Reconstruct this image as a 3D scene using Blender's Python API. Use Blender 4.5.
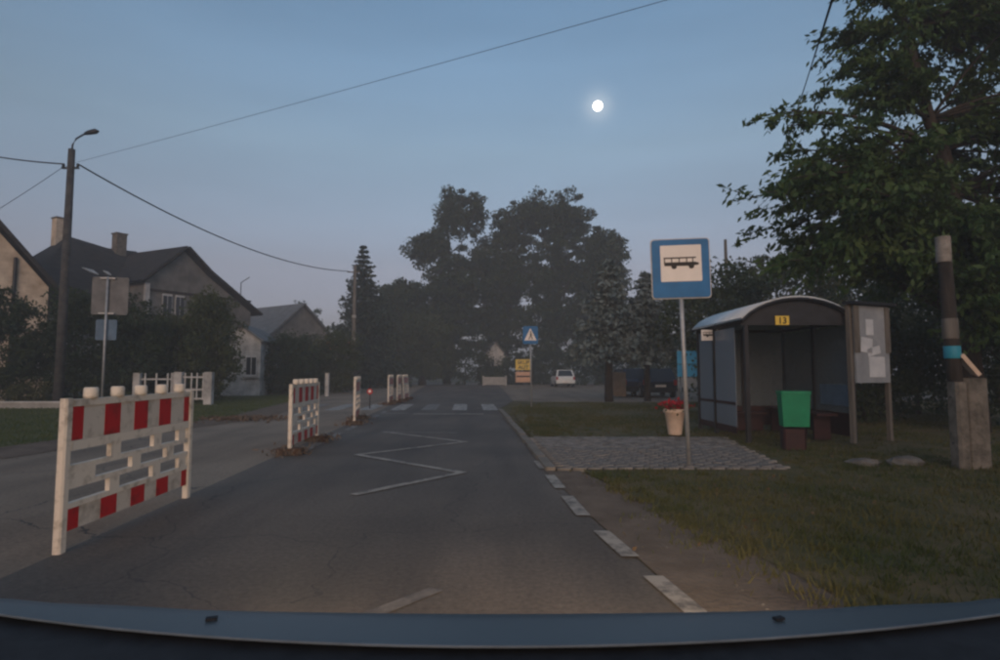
import bpy, math, random
import numpy as np
from mathutils import Vector, Matrix

for _o in list(bpy.data.objects):
    bpy.data.objects.remove(_o)
sc = bpy.context.scene
col = sc.collection
R = math.radians

# ------------------------------------------------------------------ camera
cam_d = bpy.data.cameras.new('dash_camera')
cam = bpy.data.objects.new('dash_camera', cam_d)
col.objects.link(cam)
cam_d.sensor_width = 36.0
cam_d.lens = 20.88
cam_d.clip_start = 0.05
cam_d.clip_end = 4000
cam.location = (0, 0, 1.28)
cam.rotation_euler = (R(90 + 4.142), 0, 0)
sc.camera = cam

# ------------------------------------------------------------------ sky, sun, exposure
SUN_EL, SUN_AZ = 6.0, 184.0          # the sun is going down behind the camera
world = bpy.data.worlds.new('World')
sc.world = world
world.use_nodes = True
wn = world.node_tree.nodes
wl = world.node_tree.links
wn.clear()
wo = wn.new('ShaderNodeOutputWorld')
bg = wn.new('ShaderNodeBackground')
sky = wn.new('ShaderNodeTexSky')
sky.sky_type = 'NISHITA'
sky.sun_disc = False
sky.sun_elevation = R(SUN_EL)
sky.sun_rotation = R(SUN_AZ)
sky.altitude = 100
sky.air_density = 1.0
sky.dust_density = 1.0
sky.ozone_density = 2.0
bg.inputs['Strength'].default_value = 0.15
# twilight opposite the sunset: the same all round, blue overhead fading to mauve grey low down
geo = wn.new('ShaderNodeTexCoord')
sep = wn.new('ShaderNodeSeparateXYZ')
wl.new(geo.outputs['Generated'], sep.inputs[0])
rampn = wn.new('ShaderNodeValToRGB')
er = rampn.color_ramp
er.elements[0].position = 0.0
er.elements[0].color = (0.26, 0.28, 0.70, 1)
er.elements[1].position = 0.55
er.elements[1].color = (1.0, 0.94, 0.90, 1)
for pos_, c_ in ((0.07, (0.48, 0.37, 0.54)), (0.17, (0.72, 0.49, 0.52)), (0.36, (0.96, 0.77, 0.69))):
    e_ = er.elements.new(pos_)
    e_.color = (*c_, 1)
wl.new(sep.outputs['Z'], rampn.inputs['Fac'])
mulw = wn.new('ShaderNodeMix')
mulw.data_type = 'RGBA'
mulw.blend_type = 'MULTIPLY'
mulw.inputs['Factor'].default_value = 1.0
wl.new(sky.outputs[0], mulw.inputs[6])
wl.new(rampn.outputs['Color'], mulw.inputs[7])
veil_map = wn.new('ShaderNodeMapping')
veil_map.inputs['Scale'].default_value = (1.2, 1.2, 7.0)
veil = wn.new('ShaderNodeTexNoise')
veil.inputs['Scale'].default_value = 1.6
veil.inputs['Detail'].default_value = 4
veil_rng = wn.new('ShaderNodeMapRange')
veil_rng.inputs[1].default_value, veil_rng.inputs[2].default_value = 0.3, 0.7
veil_rng.inputs[3].default_value, veil_rng.inputs[4].default_value = 0.93, 1.06
wl.new(geo.outputs['Generated'], veil_map.inputs[0])
wl.new(veil_map.outputs[0], veil.inputs['Vector'])
wl.new(veil.outputs['Fac'], veil_rng.inputs[0])
mulv = wn.new('ShaderNodeMix')
mulv.data_type = 'RGBA'
mulv.blend_type = 'MULTIPLY'
mulv.inputs['Factor'].default_value = 1.0
wl.new(mulw.outputs[2], mulv.inputs[6])
wl.new(veil_rng.outputs[0], mulv.inputs[7])
MOON = Vector((153.5, 883.0, 416.7)).normalized()
dotn = wn.new('ShaderNodeVectorMath')
dotn.operation = 'DOT_PRODUCT'
dotn.inputs[1].default_value = MOON
wl.new(geo.outputs['Generated'], dotn.inputs[0])
pw1 = wn.new('ShaderNodeMath'); pw1.operation = 'POWER'; pw1.use_clamp = True
pw1.inputs[1].default_value = 5000
wl.new(dotn.outputs['Value'], pw1.inputs[0])
glow = wn.new('ShaderNodeMix')
glow.data_type = 'RGBA'
glow.blend_type = 'ADD'
wl.new(pw1.outputs[0], glow.inputs['Factor'])
wl.new(mulv.outputs[2], glow.inputs[6])
glow.inputs[7].default_value = (0.9, 0.8, 0.65, 1)
wl.new(glow.outputs[2], bg.inputs[0])
wl.new(bg.outputs[0], wo.inputs[0])

sun_d = bpy.data.lights.new('sun', 'SUN')
sun_d.energy = 0.75
sun_d.angle = R(50)
sun_d.color = (1.0, 0.74, 0.54)
sun = bpy.data.objects.new('sun', sun_d)
col.objects.link(sun)
_az = R(SUN_AZ)
_dir = Vector((math.sin(_az) * math.cos(R(SUN_EL + 8)), math.cos(_az) * math.cos(R(SUN_EL + 8)), math.sin(R(SUN_EL + 8))))
sun.rotation_euler = _dir.to_track_quat('Z', 'Y').to_euler()
sun.location = _dir * 50

vs = sc.view_settings
vs.view_transform = 'Standard'
vs.look = 'None'
vs.gamma = 1.0
vs.exposure = 0.87
vs.use_curve_mapping = False
sc.cycles.use_denoising = True
sc.cycles.filter_width = 2.4          # the little camera is not a sharp one
sc.cycles.max_bounces = 6
sc.cycles.diffuse_bounces = 3
sc.cycles.volume_bounces = 1
sc.cycles.transparent_max_bounces = 8

# ------------------------------------------------------------------ materials
MATS = {}


def mat(name, base, rough=0.8, var=0.0, scale=4.0, second=None, metal=0.0, bump=0.0, bscale=None,
        detail=6.0, contrast=(0.35, 0.65), spec=0.3, transl=None, stretch=None, emit=None, alpha=None, coord='Object'):
    if name in MATS:
        return MATS[name]
    m = bpy.data.materials.new(name)
    m.use_nodes = True
    n, l = m.node_tree.nodes, m.node_tree.links
    p = n['Principled BSDF']
    p.inputs['Base Color'].default_value = (*base, 1)
    p.inputs['Roughness'].default_value = rough
    p.inputs['Metallic'].default_value = metal
    p.inputs['Specular IOR Level'].default_value = spec
    if second or var or bump:
        tc = n.new('ShaderNodeTexCoord')
        src = tc.outputs[coord]
        if stretch:
            mp = n.new('ShaderNodeMapping')
            mp.inputs['Scale'].default_value = stretch
            l.new(src, mp.inputs['Vector'])
            src = mp.outputs['Vector']
    if second or var:
        nz = n.new('ShaderNodeTexNoise')
        nz.inputs['Scale'].default_value = scale
        nz.inputs['Detail'].default_value = detail
        nz.inputs['Roughness'].default_value = 0.65
        l.new(src, nz.inputs['Vector'])
        cr = n.new('ShaderNodeValToRGB')
        cr.color_ramp.elements[0].position, cr.color_ramp.elements[1].position = contrast
        a = base if second else tuple(c * (1 - var) for c in base)
        b = second if second else tuple(min(1, c * (1 + var)) for c in base)
        cr.color_ramp.elements[0].color = (*a, 1)
        cr.color_ramp.elements[1].color = (*b, 1)
        l.new(nz.outputs['Fac'], cr.inputs['Fac'])
        l.new(cr.outputs['Color'], p.inputs['Base Color'])
    if bump:
        nb = n.new('ShaderNodeTexNoise')
        nb.inputs['Scale'].default_value = bscale or scale * 6
        nb.inputs['Detail'].default_value = 5
        l.new(src, nb.inputs['Vector'])
        bp = n.new('ShaderNodeBump')
        bp.inputs['Strength'].default_value = bump
        bp.inputs['Distance'].default_value = 0.02
        l.new(nb.outputs['Fac'], bp.inputs['Height'])
        l.new(bp.outputs['Normal'], p.inputs['Normal'])
    if transl:
        p.inputs['Transmission Weight'].default_value = 0.0
        tr = n.new('ShaderNodeBsdfTranslucent')
        tr.inputs['Color'].default_value = (*transl, 1)
        mx = n.new('ShaderNodeMixShader')
        mx.inputs[0].default_value = 0.25
        l.new(p.outputs[0], mx.inputs[1])
        l.new(tr.outputs[0], mx.inputs[2])
        l.new(mx.outputs[0], n['Material Output'].inputs['Surface'])
    if emit:
        p.inputs['Emission Color'].default_value = (*emit[0], 1)
        p.inputs['Emission Strength'].default_value = emit[1]
    if alpha is not None:
        p.inputs['Alpha'].default_value = alpha
    MATS[name] = m
    return m


def asphalt(name, base, second, patch, grit=1.0):
    """two scales of mottling, fine grit and thin sealed cracks"""
    m = bpy.data.materials.new(name)
    m.use_nodes = True
    n, l = m.node_tree.nodes, m.node_tree.links
    p = n['Principled BSDF']
    p.inputs['Roughness'].default_value = 0.78
    p.inputs['Specular IOR Level'].default_value = 0.35
    tc = n.new('ShaderNodeTexCoord')
    n1 = n.new('ShaderNodeTexNoise'); n1.inputs['Scale'].default_value = 0.45; n1.inputs['Detail'].default_value = 7
    n2 = n.new('ShaderNodeTexNoise'); n2.inputs['Scale'].default_value = 26; n2.inputs['Detail'].default_value = 8; n2.inputs['Roughness'].default_value = 0.8
    mp = n.new('ShaderNodeMapping'); mp.inputs['Scale'].default_value = (1.4, 0.16, 1)
    n3 = n.new('ShaderNodeTexNoise'); n3.inputs['Scale'].default_value = 1.1; n3.inputs['Detail'].default_value = 5
    l.new(tc.outputs['Object'], n1.inputs['Vector'])
    l.new(tc.outputs['Object'], n2.inputs['Vector'])
    l.new(tc.outputs['Object'], mp.inputs['Vector'])
    l.new(mp.outputs[0], n3.inputs['Vector'])
    c1 = n.new('ShaderNodeValToRGB')
    c1.color_ramp.elements[0].position, c1.color_ramp.elements[1].position = 0.38, 0.60
    c1.color_ramp.elements[0].color = (*base, 1); c1.color_ramp.elements[1].color = (*second, 1)
    l.new(n1.outputs['Fac'], c1.inputs['Fac'])
    m1 = n.new('ShaderNodeMix'); m1.data_type = 'RGBA'
    c3 = n.new('ShaderNodeValToRGB')
    c3.color_ramp.elements[0].position, c3.color_ramp.elements[1].position = 0.45, 0.72
    c3.color_ramp.elements[1].color = (0.75, 0.75, 0.75, 1)
    l.new(n3.outputs['Fac'], c3.inputs['Fac'])
    l.new(c3.outputs['Color'], m1.inputs['Factor'])
    l.new(c1.outputs['Color'], m1.inputs[6])
    m1.inputs[7].default_value = (*patch, 1)
    vo = n.new('ShaderNodeTexVoronoi'); vo.feature = 'DISTANCE_TO_EDGE'; vo.inputs['Scale'].default_value = 0.33
    wv = n.new('ShaderNodeVectorMath'); wv.operation = 'ADD'
    n4 = n.new('ShaderNodeTexNoise'); n4.inputs['Scale'].default_value = 1.2; n4.inputs['Detail'].default_value = 6
    l.new(tc.outputs['Object'], n4.inputs['Vector'])
    l.new(tc.outputs['Object'], wv.inputs[0]); l.new(n4.outputs['Color'], wv.inputs[1])
    l.new(wv.outputs[0], vo.inputs['Vector'])
    cc = n.new('ShaderNodeMath'); cc.operation = 'LESS_THAN'; cc.inputs[1].default_value = 0.0022
    l.new(vo.outputs['Distance'], cc.inputs[0])
    m2 = n.new('ShaderNodeMix'); m2.data_type = 'RGBA'
    l.new(cc.outputs[0], m2.inputs['Factor'])
    l.new(m1.outputs[2], m2.inputs[6])
    m2.inputs[7].default_value = (0.055, 0.050, 0.046, 1)
    g = n.new('ShaderNodeMapRange')
    g.inputs[1].default_value = 0.3; g.inputs[2].default_value = 0.7
    g.inputs[3].default_value = 1 - 0.45 * grit; g.inputs[4].default_value = 1 + 0.45 * grit
    l.new(n2.outputs['Fac'], g.inputs[0])
    m3 = n.new('ShaderNodeMix'); m3.data_type = 'RGBA'; m3.blend_type = 'MULTIPLY'; m3.inputs['Factor'].default_value = 1
    l.new(m2.outputs[2], m3.inputs[6]); l.new(g.outputs[0], m3.inputs[7])
    l.new(m3.outputs[2], p.inputs['Base Color'])
    bp = n.new('ShaderNodeBump'); bp.inputs['Strength'].default_value = 0.35; bp.inputs['Distance'].default_value = 0.01
    l.new(n2.outputs['Fac'], bp.inputs['Height']); l.new(bp.outputs[0], p.inputs['Normal'])
    MATS[name] = m
    return m


def worn_paint(name, base, wear=0.5):
    """road paint, rubbed away in specks so that the asphalt tone shows"""
    m = bpy.data.materials.new(name)
    m.use_nodes = True
    n, l = m.node_tree.nodes, m.node_tree.links
    p = n['Principled BSDF']
    p.inputs['Roughness'].default_value = 0.7
    tc = n.new('ShaderNodeTexCoord')
    nz = n.new('ShaderNodeTexNoise'); nz.inputs['Scale'].default_value = 5; nz.inputs['Detail'].default_value = 9
    nz.inputs['Roughness'].default_value = 0.75
    l.new(tc.outputs['Object'], nz.inputs['Vector'])
    cr = n.new('ShaderNodeValToRGB')
    cr.color_ramp.elements[0].position, cr.color_ramp.elements[1].position = wear - 0.08, wear + 0.08
    cr.color_ramp.elements[0].color = (0.09, 0.08, 0.072, 1)
    cr.color_ramp.elements[1].color = (*base, 1)
    l.new(nz.outputs['Fac'], cr.inputs['Fac']); l.new(cr.outputs[0], p.inputs['Base Color'])
    MATS[name] = m
    return m


def glass_mat(name, tint, alpha):
    m = bpy.data.materials.new(name)
    m.use_nodes = True
    n, l = m.node_tree.nodes, m.node_tree.links
    p = n['Principled BSDF']
    p.inputs['Base Color'].default_value = (*tint, 1)
    p.inputs['Roughness'].default_value = 0.25
    tr = n.new('ShaderNodeBsdfTransparent')
    tr.inputs[0].default_value = (0.8, 0.86, 0.88, 1)
    mx = n.new('ShaderNodeMixShader')
    mx.inputs[0].default_value = alpha
    l.new(tr.outputs[0], mx.inputs[1]); l.new(p.outputs[0], mx.inputs[2])
    l.new(mx.outputs[0], n['Material Output'].inputs['Surface'])
    MATS[name] = m
    return m


asphalt('asphalt_lane', (0.092, 0.078, 0.066), (0.135, 0.112, 0.092), (0.062, 0.054, 0.049))
asphalt('asphalt_old', (0.195, 0.148, 0.106), (0.27, 0.208, 0.150), (0.130, 0.098, 0.070))
worn_paint('road_paint', (0.36, 0.315, 0.26), 0.46)
worn_paint('zebra_paint', (0.46, 0.43, 0.385), 0.49)
worn_paint('road_paint_ghost', (0.17, 0.15, 0.13), 0.52)
worn_paint('road_paint_faint', (0.26, 0.24, 0.215), 0.50)
mat('soil', (0.11, 0.080, 0.058), 0.95, second=(0.18, 0.135, 0.100), scale=2.5, bump=0.6, bscale=30)
mat('turf', (0.054, 0.062, 0.020), 0.95, second=(0.145, 0.105, 0.050), scale=1.3, bump=0.8, bscale=40)
mat('turf_green', (0.050, 0.066, 0.018), 0.95, second=(0.105, 0.105, 0.036), scale=1.0, bump=0.8, bscale=40)
mat('grass_blade_green', (0.050, 0.078, 0.016), 0.8, second=(0.110, 0.125, 0.036), scale=0.9, transl=(0.06, 0.09, 0.02))
mat('grass_blade', (0.050, 0.070, 0.018), 0.8, second=(0.125, 0.108, 0.040), scale=0.9, transl=(0.06, 0.08, 0.02))
mat('paver', (0.13, 0.118, 0.105), 0.85, second=(0.26, 0.24, 0.215), scale=6, contrast=(0.42, 0.58), coord='Generated' if False else 'Object', bump=0.3, bscale=80)
mat('paver_joint', (0.05, 0.046, 0.04), 0.95, var=0.3, scale=20)
mat('concrete', (0.26, 0.25, 0.23), 0.9, second=(0.38, 0.36, 0.33), scale=3, bump=0.3)
mat('kerb_concrete', (0.15, 0.13, 0.105), 0.95, second=(0.24, 0.21, 0.175), scale=2, bump=0.5, bscale=25)
mat('lamp_concrete', (0.040, 0.040, 0.042), 0.9, second=(0.095, 0.09, 0.085), scale=5, bump=0.4, bscale=25)
mat('old_concrete', (0.075, 0.068, 0.055), 0.9, second=(0.20, 0.175, 0.145), scale=6, bump=0.5, bscale=25)
mat('white_plastic', (0.30, 0.24, 0.175), 0.6, second=(0.74, 0.65, 0.54), scale=7, contrast=(0.28, 0.50), detail=10, bump=0.05)
mat('white_board', (0.32, 0.26, 0.20), 0.5, second=(0.64, 0.56, 0.47), scale=6, contrast=(0.28, 0.52), detail=10)
mat('red_board', (0.20, 0.022, 0.018), 0.5, second=(0.50, 0.018, 0.020), scale=6, contrast=(0.28, 0.50), detail=10)
mat('rubber', (0.055, 0.034, 0.024), 0.9, second=(0.10, 0.05, 0.03), scale=9, bump=0.3)
mat('galvanised', (0.30, 0.31, 0.32), 0.5, second=(0.42, 0.43, 0.44), scale=8, metal=0.4)
mat('sign_blue', (0.002, 0.13, 0.33), 0.4, var=0.12, scale=5)
mat('sign_white', (0.80, 0.74, 0.68), 0.4, var=0.05, scale=4)
mat('sign_black', (0.015, 0.014, 0.014), 0.5, var=0.2)
mat('sign_yellow', (0.75, 0.52, 0.08), 0.5, var=0.1)
mat('sign_orange', (0.62, 0.36, 0.22), 0.6, var=0.15)
mat('sign_back', (0.10, 0.105, 0.11), 0.6, second=(0.17, 0.172, 0.175), scale=4, metal=0.3)
mat('dark_steel', (0.020, 0.021, 0.025), 0.5, var=0.3, scale=6)
mat('maroon_steel', (0.026, 0.009, 0.010), 0.6, second=(0.045, 0.015, 0.015), scale=5)
mat('bin_green', (0.0, 0.17, 0.075), 0.5, second=(0.004, 0.23, 0.105), scale=5)
mat('terracotta', (0.62, 0.46, 0.34), 0.8, second=(0.72, 0.55, 0.42), scale=8)
mat('petal_red', (0.36, 0.010, 0.020), 0.7, var=0.4, scale=20)
mat('cream_render', (0.36, 0.28, 0.20), 0.9, second=(0.66, 0.56, 0.44), scale=1.4, bump=0.2, detail=9)
mat('grey_render', (0.11, 0.105, 0.098), 0.9, second=(0.24, 0.225, 0.205), scale=0.9, bump=0.2, detail=9)
mat('white_render', (0.24, 0.235, 0.225), 0.9, second=(0.54, 0.53, 0.51), scale=1.8, bump=0.2, detail=9)
mat('roof_tile_dark', (0.016, 0.015, 0.016), 0.9, second=(0.040, 0.035, 0.033), scale=1.6, bump=0.5, bscale=9, stretch=(1, 1, 3))
mat('roof_tile_grey', (0.10, 0.105, 0.11), 0.75, second=(0.17, 0.175, 0.18), scale=2.0, bump=0.4, bscale=9)
mat('roof_tile_orange', (0.33, 0.11, 0.05), 0.85, second=(0.42, 0.16, 0.08), scale=3, bump=0.4)
mat('brick_red', (0.20, 0.085, 0.055), 0.9, second=(0.30, 0.14, 0.10), scale=4, bump=0.4)
mat('timber_dark', (0.022, 0.018, 0.015), 0.85, second=(0.048, 0.038, 0.03), scale=3, stretch=(4, 4, 0.6), bump=0.4)
mat('timber_grey', (0.10, 0.088, 0.074), 0.9, second=(0.18, 0.16, 0.135), scale=3, stretch=(5, 5, 0.5), bump=0.4)
mat('white_paint', (0.36, 0.355, 0.34), 0.6, second=(0.58, 0.57, 0.55), scale=3)
mat('window_glass', (0.02, 0.024, 0.03), 0.12, var=0.1, spec=0.6)
mat('bark', (0.030, 0.023, 0.018), 0.95, second=(0.062, 0.048, 0.038), scale=4, stretch=(4, 4, 0.8), bump=0.9, bscale=12)
mat('leaf_near', (0.026, 0.062, 0.016), 0.6, second=(0.080, 0.130, 0.032), scale=0.7, transl=(0.08, 0.12, 0.02), coord='Object')
mat('leaf_dark', (0.020, 0.036, 0.016), 0.75, second=(0.052, 0.074, 0.030), scale=0.5, transl=(0.04, 0.06, 0.015))
mat('leaf_mid', (0.040, 0.060, 0.022), 0.75, second=(0.080, 0.092, 0.036), scale=0.5, transl=(0.05, 0.08, 0.02))
mat('leaf_olive', (0.060, 0.070, 0.026), 0.75, second=(0.105, 0.105, 0.045), scale=0.6, transl=(0.07, 0.08, 0.02))
mat('needle_dark', (0.018, 0.032, 0.022), 0.8, second=(0.036, 0.052, 0.032), scale=1.0)
mat('needle_blue', (0.075, 0.105, 0.100), 0.8, second=(0.20, 0.235, 0.225), scale=1.1)
mat('car_white', (0.72, 0.72, 0.68), 0.25, var=0.04, spec=0.6)
mat('car_blue', (0.012, 0.016, 0.035), 0.25, var=0.1, spec=0.6)
mat('car_navy', (0.016, 0.030, 0.075), 0.3, var=0.1, spec=0.6)
mat('tyre', (0.02, 0.02, 0.02), 0.9, var=0.2)
mat('tail_lamp', (0.35, 0.012, 0.01), 0.3, var=0.1)
mat('bonnet_paint', (0.075, 0.095, 0.108), 0.42, var=0.06, scale=3, spec=0.5)
mat('cowl_plastic', (0.018, 0.019, 0.022), 0.7, var=0.3, scale=30)
mat('trim_rubber', (0.13, 0.155, 0.175), 0.5, var=0.2, scale=10)
mat('old_paper', (0.20, 0.175, 0.15), 0.9, second=(0.34, 0.31, 0.27), scale=9)
mat('paper', (0.46, 0.48, 0.50), 0.8, second=(0.60, 0.61, 0.62), scale=4)
mat('board_face', (0.22, 0.235, 0.25), 0.7, second=(0.31, 0.325, 0.34), scale=3)
mat('blue_panel', (0.035, 0.26, 0.48), 0.5, second=(0.06, 0.34, 0.56), scale=4)
mat('faded_blue', (0.10, 0.16, 0.23), 0.6, var=0.2)
mat('ochre_board', (0.24, 0.16, 0.095), 0.85, second=(0.32, 0.22, 0.14), scale=3)
mat('dead_leaf', (0.09, 0.058, 0.032), 0.9, second=(0.15, 0.10, 0.055), scale=8)
mat('teal_plate', (0.03, 0.24, 0.32), 0.5, var=0.1)
mat('rock', (0.085, 0.08, 0.07), 0.95, second=(0.17, 0.16, 0.145), scale=5, bump=0.6)
mat('shelter_roof', (0.52, 0.55, 0.56), 0.35, second=(0.64, 0.67, 0.68), scale=3)
mat('moon_surface', (0.8, 0.78, 0.74), 1.0, var=0.1, scale=0.2, emit=((1.0, 0.95, 0.86), 3.0))
mat('headlamp_glass', (0.9, 0.85, 0.75), 0.2, emit=((1.0, 0.85, 0.65), 4.0))
mat('cable', (0.015, 0.015, 0.016), 0.7, var=0.2)
glass_mat('shelter_glass', (0.16, 0.19, 0.21), 0.42)
glass_mat('dirty_glass', (0.17, 0.205, 0.235), 0.52)
glass_mat('side_glass', (0.22, 0.26, 0.30), 0.75)


# ------------------------------------------------------------------ helpers
def tag(o, label=None, cat=None, group=None, kind=None):
    if label: o['label'] = label
    if cat: o['category'] = cat
    if group: o['group'] = group
    if kind: o['kind'] = kind
    return o


def thing(name, label, cat, loc=(0, 0, 0), rz=0.0, group=None):
    o = bpy.data.objects.new(name, None)
    o.empty_display_size = 0.2
    col.objects.link(o)
    o.location = loc
    o.rotation_euler = (0, 0, rz)
    return tag(o, label, cat, group)


def link(name, me, m, parent=None):
    if m is not None and len(me.materials) == 0:
        me.materials.append(MATS[m])
    o = bpy.data.objects.new(name, me)
    col.objects.link(o)
    if parent:
        o.parent = parent
    return o


def copy_tree(o, parent=None):
    c = o.copy()
    col.objects.link(c)
    c.parent = parent
    for ch in list(o.children):
        copy_tree(ch, c)
    return c


class MB:
    def __init__(s):
        s.v, s.f = [], []

    def add(s, vs, fs):
        k = len(s.v)
        s.v += [tuple(v) for v in vs]
        s.f += [tuple(i + k for i in f) for f in fs]
        return s

    def box(s, c, d, rz=0.0, bev=0.0):
        x, y, z = (q / 2 for q in d)
        if bev:
            b = bev
            prof = [(-x + b, -y), (x - b, -y), (x, -y + b), (x, y - b), (x - b, y), (-x + b, y), (-x, y - b), (-x, -y + b)]
        else:
            prof = [(-x, -y), (x, -y), (x, y), (-x, y)]
        m = len(prof)
        vs = [(px, py, -z) for px, py in prof] + [(px, py, z) for px, py in prof]
        cs, sn = math.cos(rz), math.sin(rz)
        vs = [(c[0] + a * cs - b_ * sn, c[1] + a * sn + b_ * cs, c[2] + e) for a, b_, e in vs]
        fs = [tuple(range(m - 1, -1, -1)), tuple(range(m, 2 * m))]
        fs += [(i, (i + 1) % m, (i + 1) % m + m, i + m) for i in range(m)]
        return s.add(vs, fs)

    def tube(s, pts, rad, n=8, cap=True):
        pts = [Vector(p) for p in pts]
        if not hasattr(rad, '__len__'):
            rad = [rad] * len(pts)
        vs, fs = [], []
        for i, p in enumerate(pts):
            d = (pts[min(i + 1, len(pts) - 1)] - pts[max(i - 1, 0)]).normalized()
            up = Vector((0, 0, 1)) if abs(d.z) < 0.9 else Vector((1, 0, 0))
            a = d.cross(up).normalized()
            b = a.cross(d).normalized()
            for k in range(n):
                t = 2 * math.pi * k / n
                vs.append(p + (a * math.cos(t) + b * math.sin(t)) * rad[i])
        for i in range(len(pts) - 1):
            for k in range(n):
                k2 = (k + 1) % n
                fs.append((i * n + k, i * n + k2, (i + 1) * n + k2, (i + 1) * n + k))
        if cap:
            fs.append(tuple(range(n - 1, -1, -1)))
            fs.append(tuple((len(pts) - 1) * n + k for k in range(n)))
        return s.add(vs, fs)

    def prism(s, poly, a, b, axis='z'):
        """poly in the two other axes, extruded from a to b along axis"""
        def P(u, v, w):
            return {'z': (u, v, w), 'y': (u, w, v), 'x': (w, u, v)}[axis]
        m = len(poly)
        vs = [P(u, v, a) for u, v in poly] + [P(u, v, b) for u, v in poly]
        fs = [tuple(range(m - 1, -1, -1)), tuple(range(m, 2 * m))]
        fs += [(i, (i + 1) % m, (i + 1) % m + m, i + m) for i in range(m)]
        return s.add(vs, fs)

    def slab(s, quad, t):
        """a quad given by four corners, thickened by t against its normal"""
        q = [Vector(p) for p in quad]
        nn = (q[1] - q[0]).cross(q[-1] - q[0]).normalized() * t
        m = len(q)
        vs = q + [p - nn for p in q]
        fs = [tuple(range(m)), tuple(range(2 * m - 1, m - 1, -1))]
        fs += [(i, i + m, (i + 1) % m + m, (i + 1) % m) for i in range(m)]
        return s.add(vs, fs)

    def lathe(s, prof, n=20, c=(0, 0, 0)):
        vs, fs = [], []
        for r, z in prof:
            for k in range(n):
                t = 2 * math.pi * k / n
                vs.append((c[0] + r * math.cos(t), c[1] + r * math.sin(t), c[2] + z))
        for i in range(len(prof) - 1):
            for k in range(n):
                k2 = (k + 1) % n
                fs.append((i * n + k, i * n + k2, (i + 1) * n + k2, (i + 1) * n + k))
        fs.append(tuple(range(n - 1, -1, -1)))
        fs.append(tuple((len(prof) - 1) * n + k for k in range(n)))
        return s.add(vs, fs)

    def mesh(s, name, smooth=False):
        me = bpy.data.meshes.new(name)
        me.from_pydata(s.v, [], s.f)
        if smooth:
            for p in me.polygons:
                p.use_smooth = True
        me.update()
        return me

    def build(s, name, m, parent=None, smooth=False):
        return link(name, s.mesh(name, smooth), m, parent)


def quad_cloud(name, V, nv=4):
    """V: (n, nv, 3) array of small leaf polygons -> mesh"""
    n = len(V)
    me = bpy.data.meshes.new(name)
    me.vertices.add(n * nv)
    me.vertices.foreach_set('co', np.ascontiguousarray(V, dtype=np.float32).ravel())
    me.loops.add(n * nv)
    me.loops.foreach_set('vertex_index', np.arange(n * nv, dtype=np.int32))
    me.polygons.add(n)
    me.polygons.foreach_set('loop_start', np.arange(0, n * nv, nv, dtype=np.int32))
    me.polygons.foreach_set('loop_total', np.full(n, nv, dtype=np.int32))
    me.update(calc_edges=True)
    me.validate()
    return me


def norm(a):
    return a / np.maximum(np.linalg.norm(a, axis=1, keepdims=True), 1e-9)


def leaves(rng, C, size, aspect=0.45, droop=0.4, out=None):
    """kite-shaped leaves at the points C"""
    n = len(C)
    d = rng.normal(size=(n, 3))
    d[:, 2] -= droop * 1.5
    if out is not None:
        d += out
    d = norm(d)
    u = norm(np.cross(d, rng.normal(size=(n, 3))))
    L = size * rng.uniform(0.6, 1.35, (n, 1))
    W = L * aspect
    return np.stack([C - d * L * 0.5, C - d * L * 0.05 + u * W * 0.5, C + d * L * 0.5, C - d * L * 0.05 - u * W * 0.5], axis=1)


def broadleaf(name, label, base, blobs, n_clump, per, size, trunk_r, m, group=None, seed=1, spread=0.35, limbs=14,
              trunk_h=None, cat='tree', droop=0.4, aspect=0.5, crown_name='crown', lean=(0, 0), hollow=0.35):
    """blobs: (dx, dy, z, rx, ry, rz) ellipsoids that the clumps of leaves fill, thickest near their skin"""
    rng = np.random.default_rng(seed)
    root = thing(name, label, cat, (base[0], base[1], 0), 0, group)
    vol = np.array([b[3] * b[4] * b[5] for b in blobs]) ** 0.67
    pick = rng.choice(len(blobs), n_clump, p=vol / vol.sum())
    B = np.array(blobs, dtype=float)[pick]
    dirs = norm(rng.normal(size=(n_clump, 3)))
    rad = rng.uniform(hollow, 1.0, (n_clump, 1)) ** 0.6
    rad *= 1 + 0.22 * rng.uniform(-1, 1, size=(n_clump, 1)) * (rad > 0.75)
    cl = B[:, :3] + dirs * rad * B[:, 3:]
    cl[:, 2] = np.maximum(cl[:, 2], 0.15)
    cs = spread * rng.uniform(0.5, 1.4, (n_clump, 1))
    idx = np.repeat(np.arange(n_clump), per)
    P = cl[idx] + norm(rng.normal(size=(len(idx), 3))) * rng.uniform(0, 1, (len(idx), 1)) ** 0.45 * cs[idx] * np.array([1.7, 1.7, 1.05])
    P[:, 2] = np.maximum(P[:, 2], 0.08)
    me = quad_cloud(crown_name, leaves(rng, P, size, aspect, droop))
    tag(link(crown_name, me, m, root), kind='stuff')
    top = max(b[2] + 0.3 * b[5] for b in blobs)
    if trunk_r:
        th = trunk_h or top * 0.8
        tr = MB()
        pts, rr = [], []
        for k in range(7):
            t = k / 6
            pts.append((lean[0] * t + 0.08 * math.sin(3 * t + seed), lean[1] * t, th * t))
            rr.append(trunk_r * (1.35 if k == 0 else 1) * (1 - 0.7 * t))
        tr.tube(pts, rr, 9)
        tr.build('trunk', 'bark', root, True)
        far = cl[rng.permutation(n_clump)[:limbs]]
        for q in far:
            t0 = rng.uniform(0.35, 0.9)
            p0 = Vector((lean[0] * t0, lean[1] * t0, th * t0))
            p2 = Vector(q)
            p1 = p0.lerp(p2, 0.5) + Vector((0, 0, 0.12 * (p2 - p0).length))
            r0 = trunk_r * (1 - 0.7 * t0) * 0.6
            MB().tube([p0, p1, p2], [r0, r0 * 0.55, r0 * 0.15], 6).build('limb', 'bark', root, True)
    return root


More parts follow.
